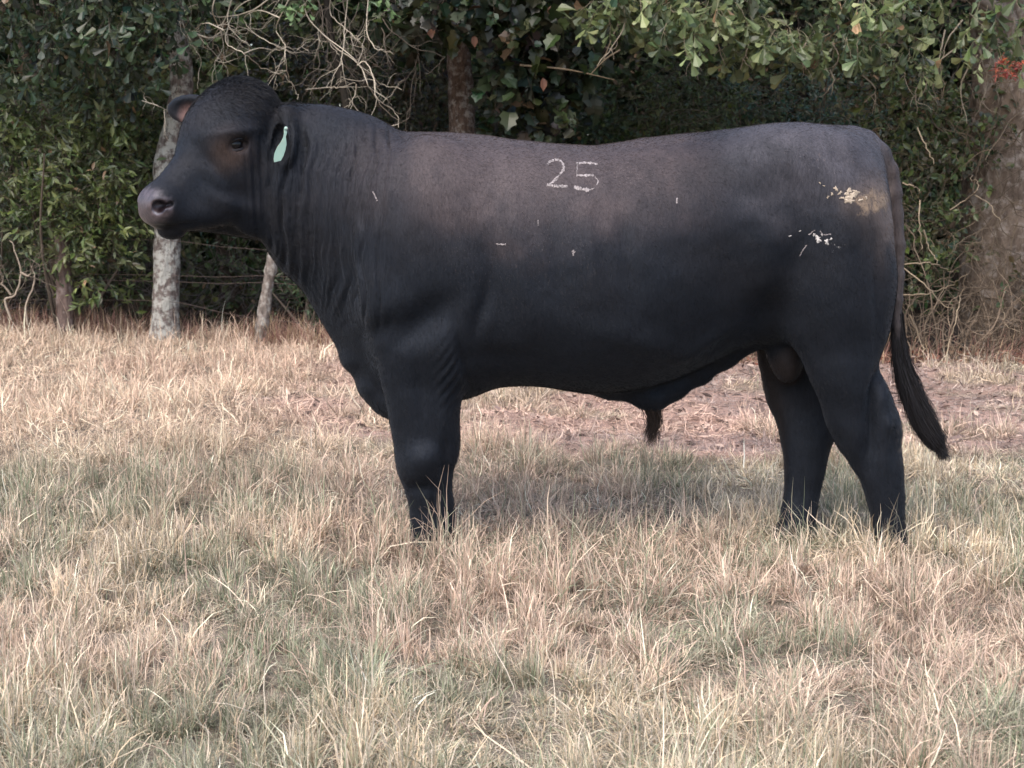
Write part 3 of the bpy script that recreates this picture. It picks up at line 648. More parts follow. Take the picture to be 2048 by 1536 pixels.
# grey dead brush under the canopy on the left
B = Bag()
for i in range(230):
    u = r9.uniform(-40, 720); Y = r9.uniform(6.6, 7.8); p = W(u, 640, Y); p[2] = G(p[0], Y) + r9.uniform(0, .5)
    branching(B, p, (r9.normal(0, .8), r9.normal(0, .3), r9.uniform(-.1, 1)), r9.uniform(.2, .6), r9.uniform(.0015, .004), 1, r9, np.array((.105, .092, .085)) * r9.uniform(.4, 1.2), 7, .8, .1, .32, 4)
for i in range(130):
    u = r9.uniform(600, 1780); Y = r9.uniform(6.7, 7.6); p = W(u, r9.uniform(0, 300), Y)
    branching(B, p, (r9.normal(0, .8), r9.normal(0, .3), r9.normal(0, .7)), r9.uniform(.2, .6), r9.uniform(.0015, .004), 1, r9, np.array((.12, .105, .08)) * r9.uniform(.4, 1.2), 7, .8, .1, .32, 4)
tag(B.build('dead_brush', TWIG, None, True), 'fine grey dead twigs filling the gap under the leaves', 'brush', kind='stuff')
# chaff and crumbs of straw on the bare strip
n = 4200; x, y = scatter(n, 1.7, 4.9, r9); k = (straw(x, y) > .5) & (y < edge(x) + .3); x, y = x[k], y[k]; n = len(x)
p = np.stack([x, y, ground_z(x, y) + .014], 1); d = r9.normal(0, 1, (n, 3)) * (1, 1, .3)
lv, lf_, kk = leaves(p, d, r9.uniform(.02, .075, n), 'lance', r9, .4, normal=np.array([0, 0, 1.0]))
cc = np.array([(.16, .115, .095), (.26, .18, .145), (.18, .13, .115), (.46, .35, .29)])[r9.integers(0, 4, n)] * r9.uniform(.5, 1.2, (n, 1))
tag(make_mesh('straw_litter', lv, lf_, LMD, np.repeat(cc, kk, axis=0)), 'brown crumbs of dead leaf and straw on the bare strip behind the bull', 'litter', kind='stuff')
# fallen leaves along the margin
n = 5200; x = r9.uniform(-6, 7, n); y = edge(x) + np.abs(r9.normal(0, .5, n)) - .15; k = (x > 1.4) | (r9.random(n) < .25); x, y = x[k], y[k]; n = len(x)
p = np.stack([x, y, ground_z(x, y) + .012], 1); d = r9.normal(0, 1, (n, 3)) * (1, 1, .25)
lv, lf_, kk = leaves(p, d, r9.uniform(.03, .07, n), 'oval', r9, .35, normal=np.array([0, 0, 1.0]))
cc = np.array([(.30, .11, .07), (.20, .10, .07), (.26, .17, .11), (.34, .26, .19)])[r9.integers(0, 4, n)] * r9.uniform(.5, 1.2, (n, 1))
tag(make_mesh('leaf_litter', lv, lf_, LMD, np.repeat(cc, kk, axis=0)), 'fallen red brown leaves along the edge of the wood', 'leaf litter', kind='stuff')

# ------------------------------------------------------------------ the bull: one implicit field, surfaced once
H = 0.0066
lo = np.array([-1.42, -0.56, -0.06]); hi = np.array([1.48, 0.50, 1.58])
gx = np.arange(lo[0], hi[0], H); gy = np.arange(lo[1], hi[1], H); gz = np.arange(lo[2], hi[2], H)
SH = (len(gx), len(gy), len(gz))
FD = np.full(SH, 0.5, dtype=np.float32)

def region(bmin, bmax):
    i0 = np.maximum(((np.array(bmin) - lo) / H).astype(int), 0)
    i1 = np.minimum(((np.array(bmax) - lo) / H).astype(int) + 2, SH)
    return tuple(slice(a, b) for a, b in zip(i0, i1))

def grid(sl):
    return np.meshgrid(gx[sl[0]].astype(np.float32), gy[sl[1]].astype(np.float32), gz[sl[2]].astype(np.float32), indexing='ij', sparse=True)

def smin(a, b, k):
    h = np.maximum(k - np.abs(a - b), 0) / k
    return np.minimum(a, b) - h * h * k * 0.25

def union(sl, d, k): FD[sl] = smin(FD[sl], d, k)
def carve(sl, d, k): FD[sl] = -smin(-FD[sl], d, k)

def ell(c, r, axes=None, k=0.04, sub=False):
    """ellipsoid; axes: 3x3 rows = local axes"""
    c = np.asarray(c, float); r = np.asarray(r, float); A = np.eye(3) if axes is None else np.asarray(axes)
    ext = np.sqrt(((A * r[:, None]) ** 2).sum(0)) + k + 0.02
    sl = region(c - ext, c + ext); x, y, z = grid(sl); x = x - c[0]; y = y - c[1]; z = z - c[2]
    q0 = 0; q1 = 0
    for i in range(3):
        p = A[i, 0] * x + A[i, 1] * y + A[i, 2] * z
        q0 = q0 + (p / r[i]) ** 2; q1 = q1 + (p / r[i] ** 2) ** 2
    k0 = np.sqrt(q0); d = k0 * (k0 - 1) / np.maximum(np.sqrt(q1), 1e-4)
    (carve if sub else union)(sl, d, k)

def cone(a, b, ra, rb, k=0.03, sub=False, flat=1.0):
    """capsule with two radii; flat scales its thickness in Y"""
    a = np.asarray(a, float); b = np.asarray(b, float); R = max(ra, rb) * max(1, flat) + k + 0.02
    sl = region(np.minimum(a, b) - R, np.maximum(a, b) + R); x, y, z = grid(sl)
    d = b - a; L2 = (d ** 2).sum()
    t = np.clip(((x - a[0]) * d[0] + (y - a[1]) * d[1] + (z - a[2]) * d[2]) / L2, 0, 1)
    dist = np.sqrt((x - a[0] - t * d[0]) ** 2 + ((y - a[1] - t * d[1]) / flat) ** 2 + (z - a[2] - t * d[2]) ** 2) - (ra + (rb - ra) * t)
    (carve if sub else union)(sl, dist, k)

def chain(pts, k=0.03, flat=1.0):
    for p, q in zip(pts[:-1], pts[1:]): cone(p[:3], q[:3], p[3], q[3], k, flat=flat)

def spline1(xs, ys, x):
    """monotone-ish smooth interpolation: piecewise cubic Hermite with limited slopes"""
    xs = np.asarray(xs, float); ys = np.asarray(ys, float)
    h = np.diff(xs); dl = np.diff(ys) / h
    m = np.concatenate([[dl[0]], (dl[:-1] + dl[1:]) / 2, [dl[-1]]])
    x = np.clip(x, xs[0], xs[-1]); i = np.clip(np.searchsorted(xs, x) - 1, 0, len(h) - 1)
    t = (x - xs[i]) / h[i]
    return ((2 * t ** 3 - 3 * t ** 2 + 1) * ys[i] + (t ** 3 - 2 * t ** 2 + t) * h[i] * m[i]
            + (-2 * t ** 3 + 3 * t ** 2) * ys[i + 1] + (t ** 3 - t ** 2) * h[i] * m[i + 1])

# trunk: u, v of back line, v of belly line, half width, egg (>0 narrows the underside), height of the widest point 0..1
T = [
 (520, 330, 440, .085, .0, .5), (545, 250, 497, .125, .1, .5), (580, 214, 543, .145, .25, .5), (615, 208, 600, .16, .4, .5), (650, 209, 660, .185, .5, .5),
 (690, 216, 725, .215, .5, .48), (730, 226, 780, .25, .45, .45), (770, 244, 806, .285, .35, .42), (800, 260, 812, .305, .28, .42),
 (840, 264, 808, .325, .22, .42), (880, 265, 802, .34, .18, .42), (940, 267, 792, .36, .12, .43), (1000, 275, 772, .375, .08, .43), (1060, 283, 768, .385, .05, .44),
 (1120, 288, 774, .39, .04, .45), (1180, 291, 780, .39, .04, .45), (1240, 284, 780, .385, .04, .46), (1300, 275, 770, .375, .06, .46), (1350, 269, 755, .36, .08, .48),
 (1400, 265, 733, .345, .1, .5), (1450, 259, 708, .33, .12, .52), (1500, 254, 692, .32, .12, .54), (1560, 251, 690, .31, .12, .55), (1620, 251, 690, .29, .12, .55),
 (1680, 251, 684, .255, .1, .55), (1715, 257, 668, .205, .05, .55), (1740, 275, 640, .155, .0, .55), (1757, 310, 600, .105, 0, .55), (1768, 370, 540, .05, 0, .5)]
T = np.array(T)
tx = np.array([WX(u, 450, 0) for u in T[:, 0]])
tt = np.array([WZ(1024, v, 0) for v in T[:, 1]]); tb = np.array([WZ(1024, v, 0) for v in T[:, 2]])
sl = region((tx[0], -.52, .3), (tx[-1], .52, 1.5)); x, y, z = grid(sl)
X1 = x.ravel()
top = spline1(tx, tt, X1)[:, None, None]; bot = spline1(tx, tb, X1)[:, None, None]; hw = spline1(tx, T[:, 3], X1)[:, None, None]
egg = spline1(tx, T[:, 4], X1)[:, None, None]; wc = spline1(tx, T[:, 5], X1)[:, None, None]
zc = bot + (top - bot) * wc
hv = np.where(z > zc, top - zc, zc - bot); vv = (z - zc) / hv
we = hw * (1 - egg * np.clip(-vv, 0, 1.3) ** 1.5)
pp = 2.25
q = (np.abs(y / we) ** pp + np.abs(vv) ** pp) ** (1 / pp)
q1 = np.sqrt((y / we ** 2) ** 2 + (vv / hv) ** 2)
union(sl, q * (q - 1) / np.maximum(q1, 1e-3), 0.02)
# round off the front end of the trunk (it carries on into the head)
# haunches, shoulders, brisket, barrel fullness
for s, kx in ((-1, 0), (1, 0)):
    ell((WX(1655, 450, 0), s * .15, WZ(0, 470)), (.178, .175, .30), k=.10)
    ell((WX(1685, 450, 0), s * .16, WZ(0, 585)), (.14, .135, .20), k=.08)
    ell((WX(1560, 450, 0), s * .19, WZ(0, 315)), (.14, .085, .08), k=.14)       # hook bone
    ell((WX(860, 450, 0), s * .20, WZ(0, 480)), (.20, .15, .33), k=.10)          # shoulder
    ell((WX(800, 450, 0), s * .19, WZ(0, 600)), (.13, .135, .15), k=.07)         # point of shoulder
    ell((WX(885, 450, 0), s * .23, WZ(0, 665)), (.11, .095, .14), k=.07)         # triceps
for (u, v, r, yy) in ((708, 715, .04, .045), (745, 768, .05, .06), (775, 796, .055, .06), (805, 798, .065, .08)):
    ell((WX(u, 700), 0, WZ(0, v)), (r, r + yy, r), k=.05)
# sheath keel
P = lambda u, v, r, Y=0.0: (*W(u, v, Y), r)
chain([P(1120, 750, .03), P(1220, 772, .032), P(1290, 795, .030), P(1318, 798, .026)], k=.05)
chain([P(1318, 798, .026), P(1350, 778, .03), P(1400, 748, .03), P(1450, 712, .035), P(1500, 680, .04)], k=.04)
cone(W(1298, 806), W(1306, 818), .018, .012, k=.02)

# legs: v, u front, u rear, y centre, y half width
def leg(rows, Yref, k=.05):
    R = np.array(rows, float)
    zs = np.array([WZ(1024, v, Yref) for v in R[:, 0]])
    xf = np.array([WX(a, v, Yref) for v, a in zip(R[:, 0], R[:, 1])]); xr = np.array([WX(a, v, Yref) for v, a in zip(R[:, 0], R[:, 2])])
    o = np.argsort(zs); zs, xf, xr, yc, yh = zs[o], xf[o], xr[o], R[o, 3], R[o, 4]
    sl = region((xf.min() - .08, (yc - yh).min() - .06, zs[0] - .01), (xr.max() + .08, (yc + yh).max() + .06, zs[-1] + .1))
    x, y, z = grid(sl); Z = z.ravel()
    g = lambda a: spline1(zs, a, Z)[None, None, :]
    cx = (g(xf) + g(xr)) / 2; rx = np.maximum((g(xr) - g(xf)) / 2, .01); cy = g(yc); ry = g(yh)
    e = 2.3
    q = ((np.abs(x - cx) / rx) ** e + (np.abs(y - cy) / ry) ** e) ** (1 / e)
    q1 = np.sqrt(((x - cx) / rx ** 2) ** 2 + ((y - cy) / ry ** 2) ** 2)
    d = q * (q - 1) / np.maximum(q1, 1e-3)
    d = np.maximum(d, np.maximum(z - zs[-1], zs[0] - z))
    union(sl, d, k)

GZ = {}
NF, FF, NH, FH = -.20, .17, -.17, .02
leg([(640, 762, 935, -.22, .09), (690, 753, 925, -.22, .10), (730, 755, 922, -.21, .10), (790, 768, 919, -.205, .092), (840, 779, 918, -.20, .085), (880, 788, 919, -.20, .078),
     (910, 792, 917, -.20, .073), (945, 797, 908, -.20, .068), (975, 807, 905, -.20, .062), (1010, 817, 909, -.20, .052), (1045, 820, 912, -.20, .048),
     (1080, 822, 915, -.20, .050), (1105, 815, 918, -.20, .055)], NF, .05)
leg([(640, 775, 930, .22, .09), (730, 765, 925, .21, .095), (840, 790, 915, .19, .08), (910, 798, 908, .18, .07),
     (945, 800, 900, .175, .065), (975, 812, 898, .17, .055), (1010, 826, 892, .17, .045), (1045, 826, 890, .17, .045), (1066, 818, 892, .17, .05)], FF, .05)
leg([(500, 1560, 1764, -.15, .13), (560, 1545, 1770, -.16, .135), (620, 1548, 1771, -.165, .13), (660, 1562, 1770, -.17, .12), (700, 1590, 1765, -.175, .11), (730, 1607, 1764, -.18, .10),
     (760, 1620, 1768, -.18, .09), (800, 1636, 1785, -.18, .078), (840, 1650, 1795, -.18, .068), (865, 1660, 1799, -.18, .064), (890, 1673, 1799, -.18, .060), (915, 1692, 1802, -.18, .057),
     (950, 1710, 1803, -.18, .052), (985, 1728, 1805, -.18, .047), (1020, 1739, 1806, -.18, .045), (1055, 1744, 1809, -.18, .047), (1085, 1742, 1814, -.18, .052), (1110, 1732, 1818, -.18, .056)], NH, .05)
leg([(560, 1560, 1740, .15, .12), (640, 1540, 1730, .16, .12), (700, 1524, 1700, .13, .10), (780, 1535, 1690, .12, .09), (820, 1545, 1690, .11, .08), (850, 1559, 1684, .09, .07),
     (900, 1568, 1667, .07, .062), (945, 1573, 1655, .06, .055), (990, 1570, 1643, .05, .048), (1040, 1560, 1632, .03, .048), (1070, 1552, 1624, .02, .052), (1096, 1543, 1620, .02, .055)], FH, .05)
# hock points, knee swellings
ell(W(1784, 858, NH) + (0, 0, 0), (.022, .03, .05), k=.04)
ell(W(845, 925, NF - .04), (.05, .05, .06), k=.05)
# scrotum
ell(W(1575, 720, 0), (.052, .075, .078), k=.035)
ell(W(1565, 700, 0), (.05, .06, .06), k=.04)

# tail down to the switch
TAIL = [P(1700, 280, .042), P(1732, 287, .040), P(1758, 309, .038), P(1775, 342, .034), P(1785, 385, .030), P(1791, 430, .026), P(1797, 490, .021, -.01), P(1797, 550, .019, -.015), P(1794, 600, .018, -.02), P(1793, 650, .017, -.02), P(1800, 720, .017, -.02), P(1825, 790, .014, -.02), P(1855, 850, .010, -.02)]
chain(TAIL, k=.014)

# head, built in its own frame: f forward along the face, s towards the bull's left (the camera), z up
AL = math.radians(40)
PO = W(492, 172, -.02)
fw = np.array([-math.cos(AL), -math.sin(AL), 0]); sd = np.array([math.sin(AL), -math.cos(AL), 0]); up = np.array([0, 0, 1.0])
def Hp(f, s, z): return PO + fw * f + sd * s + up * z
def hell(f, s, z, rf, rs, rz, pitch=0, k=.04, sub=False):
    """ellipsoid in head frame, pitched nose-down by `pitch` degrees"""
    p = math.radians(pitch)
    a = fw * math.cos(p) - up * math.sin(p); c = fw * math.sin(p) + up * math.cos(p)
    ell(Hp(f, s, z), (rf, rs, rz), np.array([a, sd, c]), k, sub)
hell(.020, 0, -.095, .125, .125, .120, k=.04)            # poll dome
hell(.080, 0, -.180, .148, .148, .155, 0, k=.06)           # cranium, forehead
for s in (-1, 1):
    hell(.115, s * .108, -.158, .055, .035, .030, 25, k=.04)  # brow ridge
    hell(.10, s * .085, -.26, .10, .045, .06, 40, k=.05)     # cheek bone
    hell(.03, s * .075, -.36, .105, .060, .135, 20, k=.05)   # jaw muscle
    hell(.330, s * .040, -.380, .044, .046, .048, 30, k=.03)  # nostril wing
    cone(Hp(.14, s * .056, -.392), Hp(.27, s * .040, -.408), .057, .040, k=.03)
cone(Hp(.10, 0, -.20), Hp(.300, 0, -.352), .096, .058, k=.06)  # nasal bridge
cone(Hp(.06, 0, -.33), Hp(.27, 0, -.395), .10, .062, k=.05)   # cheeks side
hell(.316, 0, -.392, .060, .072, .057, 25, k=.025)            # muzzle
cone(Hp(.00, 0, -.428), Hp(.245, 0, -.430), .070, .026, k=.02)  # lower jaw
hell(.285, 0, -.464, .040, .044, .022, 0, k=.010)           # chin, lower lip
# neck behind the head
ell(W(565, 352, 0), (.13, .135, .21), k=.05)
ell(W(605, 402, 0), (.14, .15, .26), k=.06)
# mouth line, nostrils, eye sockets
for s in (-1, 1):
    cone(Hp(.345, s * .030, -.446), Hp(.29, s * .066, -.442), .007, .008, k=.010, sub=True)
    cone(Hp(.29, s * .066, -.442), Hp(.235, s * .084, -.436), .009, .006, k=.008, sub=True)
    hell(.356, s * .056, -.380, .022, .024, .018, 20, k=.006, sub=True)
    hell(.332, s * .078, -.376, .016, .012, .008, 10, k=.006, sub=True)
    hell(.362, s * .064, -.392, .016, .020, .010, 60, k=.008, sub=True)
    hell(.112, s * .142, -.188, .030, .020, .018, 10, k=.02, sub=True)

# ears: thin hollow leaves
def ear(base, d, n, L, wd):
    d = unit(np.array(d)); n = np.array(n, float); n = unit(n - d * n.dot(d)); b = np.cross(d, n)
    c = base + d * L * .5
    cone(base - d * .03, base + d * .04, .030, .028, k=.03)
    ell(c, (L * .55, wd, .020), np.array([d, b, n]), k=.02)
    ell(c + d * .004 + n * .022, (L * .44, wd * .66, .021), np.array([d, b, n]), k=.006, sub=True)
EARF = Hp(.03, -.145, -.075)
ear(EARF, (-.90, .30, .02), (-.25, -.90, -.1), .176, .053)
EARN = Hp(-.062, .148, -.118)
ear(EARN, (.04, -.45, -.85), (-.75, -.50, .1), .158, .046)

# surface nets
def surface(Fd):
    S = Fd < 0
    c = np.zeros(tuple(n - 1 for n in SH), dtype=np.int8)
    for a in (0, 1):
        for b in (0, 1):
            for d in (0, 1): c += S[a:SH[0] - 1 + a, b:SH[1] - 1 + b, d:SH[2] - 1 + d]
    I = np.argwhere((c > 0) & (c < 8)); n = len(I)
    vid = np.full(c.shape, -1, dtype=np.int32); vid[tuple(I.T)] = np.arange(n)
    acc = np.zeros((n, 3)); cnt = np.zeros(n)
    cor = [np.array((a, b, d)) for a in (0, 1) for b in (0, 1) for d in (0, 1)]
    val = {tuple(k): Fd[tuple((I + k).T)] for k in cor}
    for k in cor:
        for ax in range(3):
            if k[ax] == 0:
                k2 = k.copy(); k2[ax] = 1
                a, b = val[tuple(k)], val[tuple(k2)]; m = (a < 0) != (b < 0)
                t = np.where(m, a / np.where(m, a - b, 1), 0)
                p = np.tile(k.astype(float), (n, 1)); p[:, ax] = t
                acc[m] += p[m]; cnt[m] += 1
    V = lo + (I + acc / cnt[:, None]) * H
    Q = []
    for ax in range(3):
        o = [a for a in range(3) if a != ax]
        A = [slice(1, -1)] * 3; A[ax] = slice(0, -1); B = list(A); B[ax] = slice(1, None)
        s0, s1 = S[tuple(A)], S[tuple(B)]
        E = np.argwhere(s0 != s1); off = np.array([1, 1, 1]); off[ax] = 0
        flip = s0[tuple(E.T)]; E = E + off
        ids = []
        for da, db in ((0, 0), (1, 0), (1, 1), (0, 1)):
            e = E.copy(); e[:, o[0]] -= da; e[:, o[1]] -= db; ids.append(vid[tuple(e.T)])
        q = np.stack(ids, 1)
        if ax == 1: flip = ~flip
        q[~flip] = q[~flip][:, ::-1]
        Q.append(q)
    return V, np.concatenate(Q)
V, Q = surface(FD)
# keep only what hangs together, relax a little
def relax(V, Q, it, lam=0.5):
    n = len(V)
    for _ in range(it):
        s = np.zeros_like(V); c = np.zeros(n)
        for a, b in ((0, 1), (1, 2), (2, 3), (3, 0)):
            for (p, q_) in ((Q[:, a], Q[:, b]), (Q[:, b], Q[:, a])):
                c += np.bincount(p, minlength=n)
                for ax in range(3): s[:, ax] += np.bincount(p, weights=V[q_, ax], minlength=n)
        V = V + lam * (s / c[:, None] - V)
    return V
V = relax(V, Q, 2)
def normals(V, Q):
    fn = np.cross(V[Q[:, 2]] - V[Q[:, 0]], V[Q[:, 3]] - V[Q[:, 1]])
    N = np.zeros_like(V)
    for a in range(4):
        for ax in range(3): N[:, ax] += np.bincount(Q[:, a], weights=fn[:, ax], minlength=len(V))
    return unit(N)
VN = normals(V, Q)
# the near flank is sculpted with soft swellings and hollows: u, v, radius u, radius v, slant, height (m)
def bump(u, v, ru, rv, rot, amp, V, both=True):
    c = W(u, v, -.33); dx = (V[:, 0] - c[0]) * FPX / 5.0; dz = (V[:, 2] - c[2]) * FPX / 5.0
    r = math.radians(rot); a = dx * math.cos(r) + dz * math.sin(r); b = -dx * math.sin(r) + dz * math.cos(r)
    g = np.exp(-(a / ru) ** 2 - (b / rv) ** 2) * amp
    return g * ss(.0, .08, np.abs(V[:, 1]))
BUMPS = [(850, 640, 80, 32, 38, -.028), (962, 620, 14, 60, -14, -.014), (990, 590, 34, 100, 10, -.016), (700, 600, 14, 110, 6, -.016), (668, 560, 12, 90, 8, -.010),
         (735, 560, 30, 100, 5, .008), (760, 660, 50, 22, 30, -.012), (930, 560, 40, 60, 0, .006),
         (1545, 640, 45, 45, 20, -.030), (1450, 560, 60, 90, -20, -.012), (1590, 540, 34, 110, -12, -.018), (1490, 400, 90, 40, -10, -.006),
         (1680, 600, 45, 120, 8, .012), (1756, 855, 12, 75, 0, -.024), (1768, 775, 15, 60, -20, -.020), (1725, 880, 24, 40, 0, .010), (1790, 858, 12, 20, 0, .010), (1705, 780, 34, 70, 20, .010), (1760, 580, 14, 110, 4, -.010), (1640, 700, 20, 50, 25, -.008),
         (1300, 690, 140, 26, -18, .010), (1420, 690, 60, 16, 32, .010), (1000, 720, 80, 25, 0, -.010),
         (1250, 500, 18, 130, 6, -.007), (1180, 500, 18, 140, 6, .007), (1110, 510, 18, 130, 6, -.007), (1040, 500, 18, 130, 8, .007),
         (900, 740, 26, 60, 12, .008), (925, 720, 8, 60, 10, -.010), (850, 880, 30, 60, 0, .006), (880, 950, 26, 20, 0, -.006),
         (1600, 350, 60, 30, -35, .004),
         (440, 410, 60, 16, -20, .007), (415, 335, 60, 13, -48, -.007), (512, 390, 14, 70, 4, -.008), (455, 262, 45, 9, 8, .007), (400, 385, 50, 14, -35, .005), (520, 270, 20, 30, 0, -.008),
         (845, 925, 28, 26, 0, .012), (835, 985, 30, 14, 0, -.010), (888, 930, 10, 60, 0, -.010), (840, 800, 12, 90, 4, -.006), (885, 830, 14, 90, 0, .007), (865, 1020, 5, 40, 0, -.008), (1740, 930, 12, 90, 0, -.007), (1785, 900, 8, 60, 0, .006), (1690, 860, 24, 30, 30, .006), (1690, 320, 50, 16, -50, -.005), (800, 320, 20, 80, 0, -.006)]
D = np.zeros(len(V))
for bb in BUMPS: D += bump(*bb, V) * 1.2
# loose skin: long upright folds on the neck, short ones behind the elbow
cN = W(690, 400, -.25)
ux = (V[:, 0] - 0) * 600 + 1024; vz = 300 - (V[:, 2] - 1.317) * 600 + 0   # nominal drawing units of 1/600 m
wrp = ux + 34 * (fbm(V * (1, 1, .8), 4.5, 5) - .5) * 2 + .10 * (vz - 400)
neckm = ss(530, 575, ux) * (1 - ss(740, 840, ux)) * ss(225, 290, vz) * (1 - ss(560, 680, vz)) * ss(.03, .10, np.abs(V[:, 1]))
fold = np.sin(wrp * 2 * np.pi / 27) * .6 + np.sin(wrp * 2 * np.pi / 13 + 2 * noise(V, 9, 3) * 6) * .45
w1 = np.abs(np.sin(wrp * np.pi / 31)); w2 = np.abs(np.sin((wrp + 9 * noise(V, 8, 3)) * np.pi / 17))
D += neckm * (-.010 * (1 - w1) ** 3 * (.3 + noise(V * (1, 1, .4), 7, 9)) - .006 * (1 - w2) ** 3 * (.2 + 1.2 * noise(V * (1, 1, .4), 9, 19)) + .003 * np.sin(wrp * 2 * np.pi / 27) - .0032 * (1 - np.abs(np.sin((wrp + 7 * noise(V, 14, 63)) * np.pi / 9.5))) ** 2 * ss(.3, .6, noise(V, 6, 64)))
cheek = ss(500, 530, ux) * (1 - ss(560, 585, ux)) * ss(240, 300, vz) * (1 - ss(420, 500, vz))
D += cheek * .0025 * np.sin(ux * 2 * np.pi / 14)
elb = np.exp(-((ux - 905) / 22.) ** 2 - ((vz - 725) / 55.) ** 2) * ss(.1, .15, np.abs(V[:, 1]))
D += elb * .004 * np.sin((ux * .6 + vz * .45) * 2 * np.pi / 11)
D += (fbm(V, 14, 21, 2) - .5) * .005 + (fbm(V, 5, 22, 2) - .5) * .012 * ss(.1, .2, np.abs(V[:, 1]))
V = V + VN * D[:, None]
VN = normals(V, Q)

# hide colour: pigment, with sky sheen painted in along back and rump
n = len(V)
col = np.tile(np.array([.0100, .0116, .0156]), (n, 1)) * 1.15
def tone(mask, c):
    global col
    m = np.clip(mask, 0, 1)[:, None]; col = col * (1 - m) + np.array(c) * m
f1 = fbm(V, 7, 31); f2 = fbm(V * np.array([1, 1, .35]), 30, 32); f3 = fbm(V, 60, 33, 2)
g = lambda u, v, ru, rv: np.exp(-((ux - u) / ru) ** 2 - ((vz - v) / rv) ** 2)
tone(.55 * ss(.35, .75, f1) * ss(700, 300, vz), (.026, .022, .022))
tone(ss(790, 880, ux) * (1 - ss(1300, 1480, ux)) * (1 - ss(300, 500, vz + 260 * (f1 - .5))) * (.45 + .8 * f2), (.080, .062, .062))  # upper back: dusty brown hair, lightened by some painted sky sheen
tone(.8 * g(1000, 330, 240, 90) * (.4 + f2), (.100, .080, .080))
tone(ss(1380, 1500, ux) * (1 - ss(1740, 1790, ux)) * (1 - ss(270, 450, vz + 280 * (f1 - .5))) * (.35 + .95 * f2), (.088, .083, .096))  # rump top: bluish sky sheen painted into the coat colour
tone(.9 * ss(.28, .5, f1) * (g(1765, 410, 55, 80) + .7 * g(1700, 390, 60, 30)) * (.35 + 1.1 * f2), (.21, .165, .148))
tone(ss(1768, 1785, ux) * (1 - ss(560, 680, vz)) * ss(255, 300, vz), (.090, .072, .070))
tone(ss(1786, 1792, ux) * (1 - ss(640, 700, vz)), (.10, .082, .078))
col *= .60
# far legs and scrotum a rusty black
tone(ss(0.02, .06, V[:, 1]) * ss(640, 720, vz) * ss(1500, 1520, ux), (.012, .0095, .0092))
sc = W(1578, 720, 0); ds = np.linalg.norm((V - sc) / np.array([.06, .08, .085]), axis=1)
tone((1 - ss(1.0, 1.3, ds)), (.0165, .0128, .012))
# head tones
hf = (V - PO) @ fw; hs = (V - PO) @ sd; hz = V[:, 2] - PO[2]
head = (hf > -.1) & (ux < 600)
de = np.linalg.norm(np.stack([(hf - .125) / .088, (np.abs(hs) - .115) / .06, (hz + .205) / .082], 1), axis=1)
tone(head * (1 - ss(.25, 1.25, de + 1.1 * (f1 - .5))) * .9, (.042, .027, .020))
dm = np.linalg.norm(np.stack([(hf - .375) / .078, hs / .13, (hz + .395) / .085], 1), axis=1)
muz = head * (1 - ss(.62, 1.08, dm + .35 * (f3 - .5) + .3 * (f1 - .5)))
tone(muz, (.072, .053, .055)); tone(muz * ss(.45, .6, f3) * .5, (.025, .020, .021))
for s in (-1, 1):
    dn = np.linalg.norm(V - Hp(.352, s * .062, -.380), axis=1); tone(1 - ss(.020, .030, dn), (.008, .002, .002))
    tone(head * np.exp(-((hf - .34) / .06) ** 2 - ((hz + .455) / .020) ** 2), (.008, .007, .007))
ef = np.linalg.norm(V - (EARF + unit(np.array([-.90, .30, .02])) * .095 - np.array([0, 0, .022])), axis=1)
inner = (VN[:, 1] < -.3) * (1 - ss(.025, .058, ef)) * (V[:, 1] > PO[1] + .05)
tone(inner * (.5 + .6 * f2), (.105, .062, .054))
en = np.linalg.norm(V - (EARN + unit(np.array([-.04, -.5, -.8])) * .07), axis=1)
tone((1 - ss(.07, .10, en)) * .9, (.004, .004, .0045))
tone(elb[:] * .0 + g(1790, 862, 9, 26) * (V[:, 1] < -.1) * ss(.5, .6, f3), (.16, .12, .09))
wet = np.clip(muz, 0, 1)
foldm = np.clip(neckm + .8 * cheek * head + .35 * ss(800, 860, ux) * (1 - ss(950, 1100, ux)) * ss(300, 330, vz) * (1 - ss(430, 520, vz)), 0, 1)
dirt = np.clip(g(1705, 392, 62, 24) + .8 * g(1690, 405, 34, 34) + .6 * g(1740, 400, 35, 40), 0, 1.5) * (V[:, 1] < 0)
dung = np.clip(g(1640, 474, 42, 22) + .35 * g(1605, 490, 30, 18), 0, 1.5) * (V[:, 1] < 0)
scr = np.clip(g(1250, 345, 70, 28) + g(1180, 350, 30, 40) * .6 + ss(850, 950, ux) * (1 - ss(1150, 1250, ux)) * g(1000, 480, 900, 130) * .35
              + g(1600, 310, 90, 45) * .8 + g(1560, 256, 60, 10), 0, 1) * (V[:, 1] < 0)

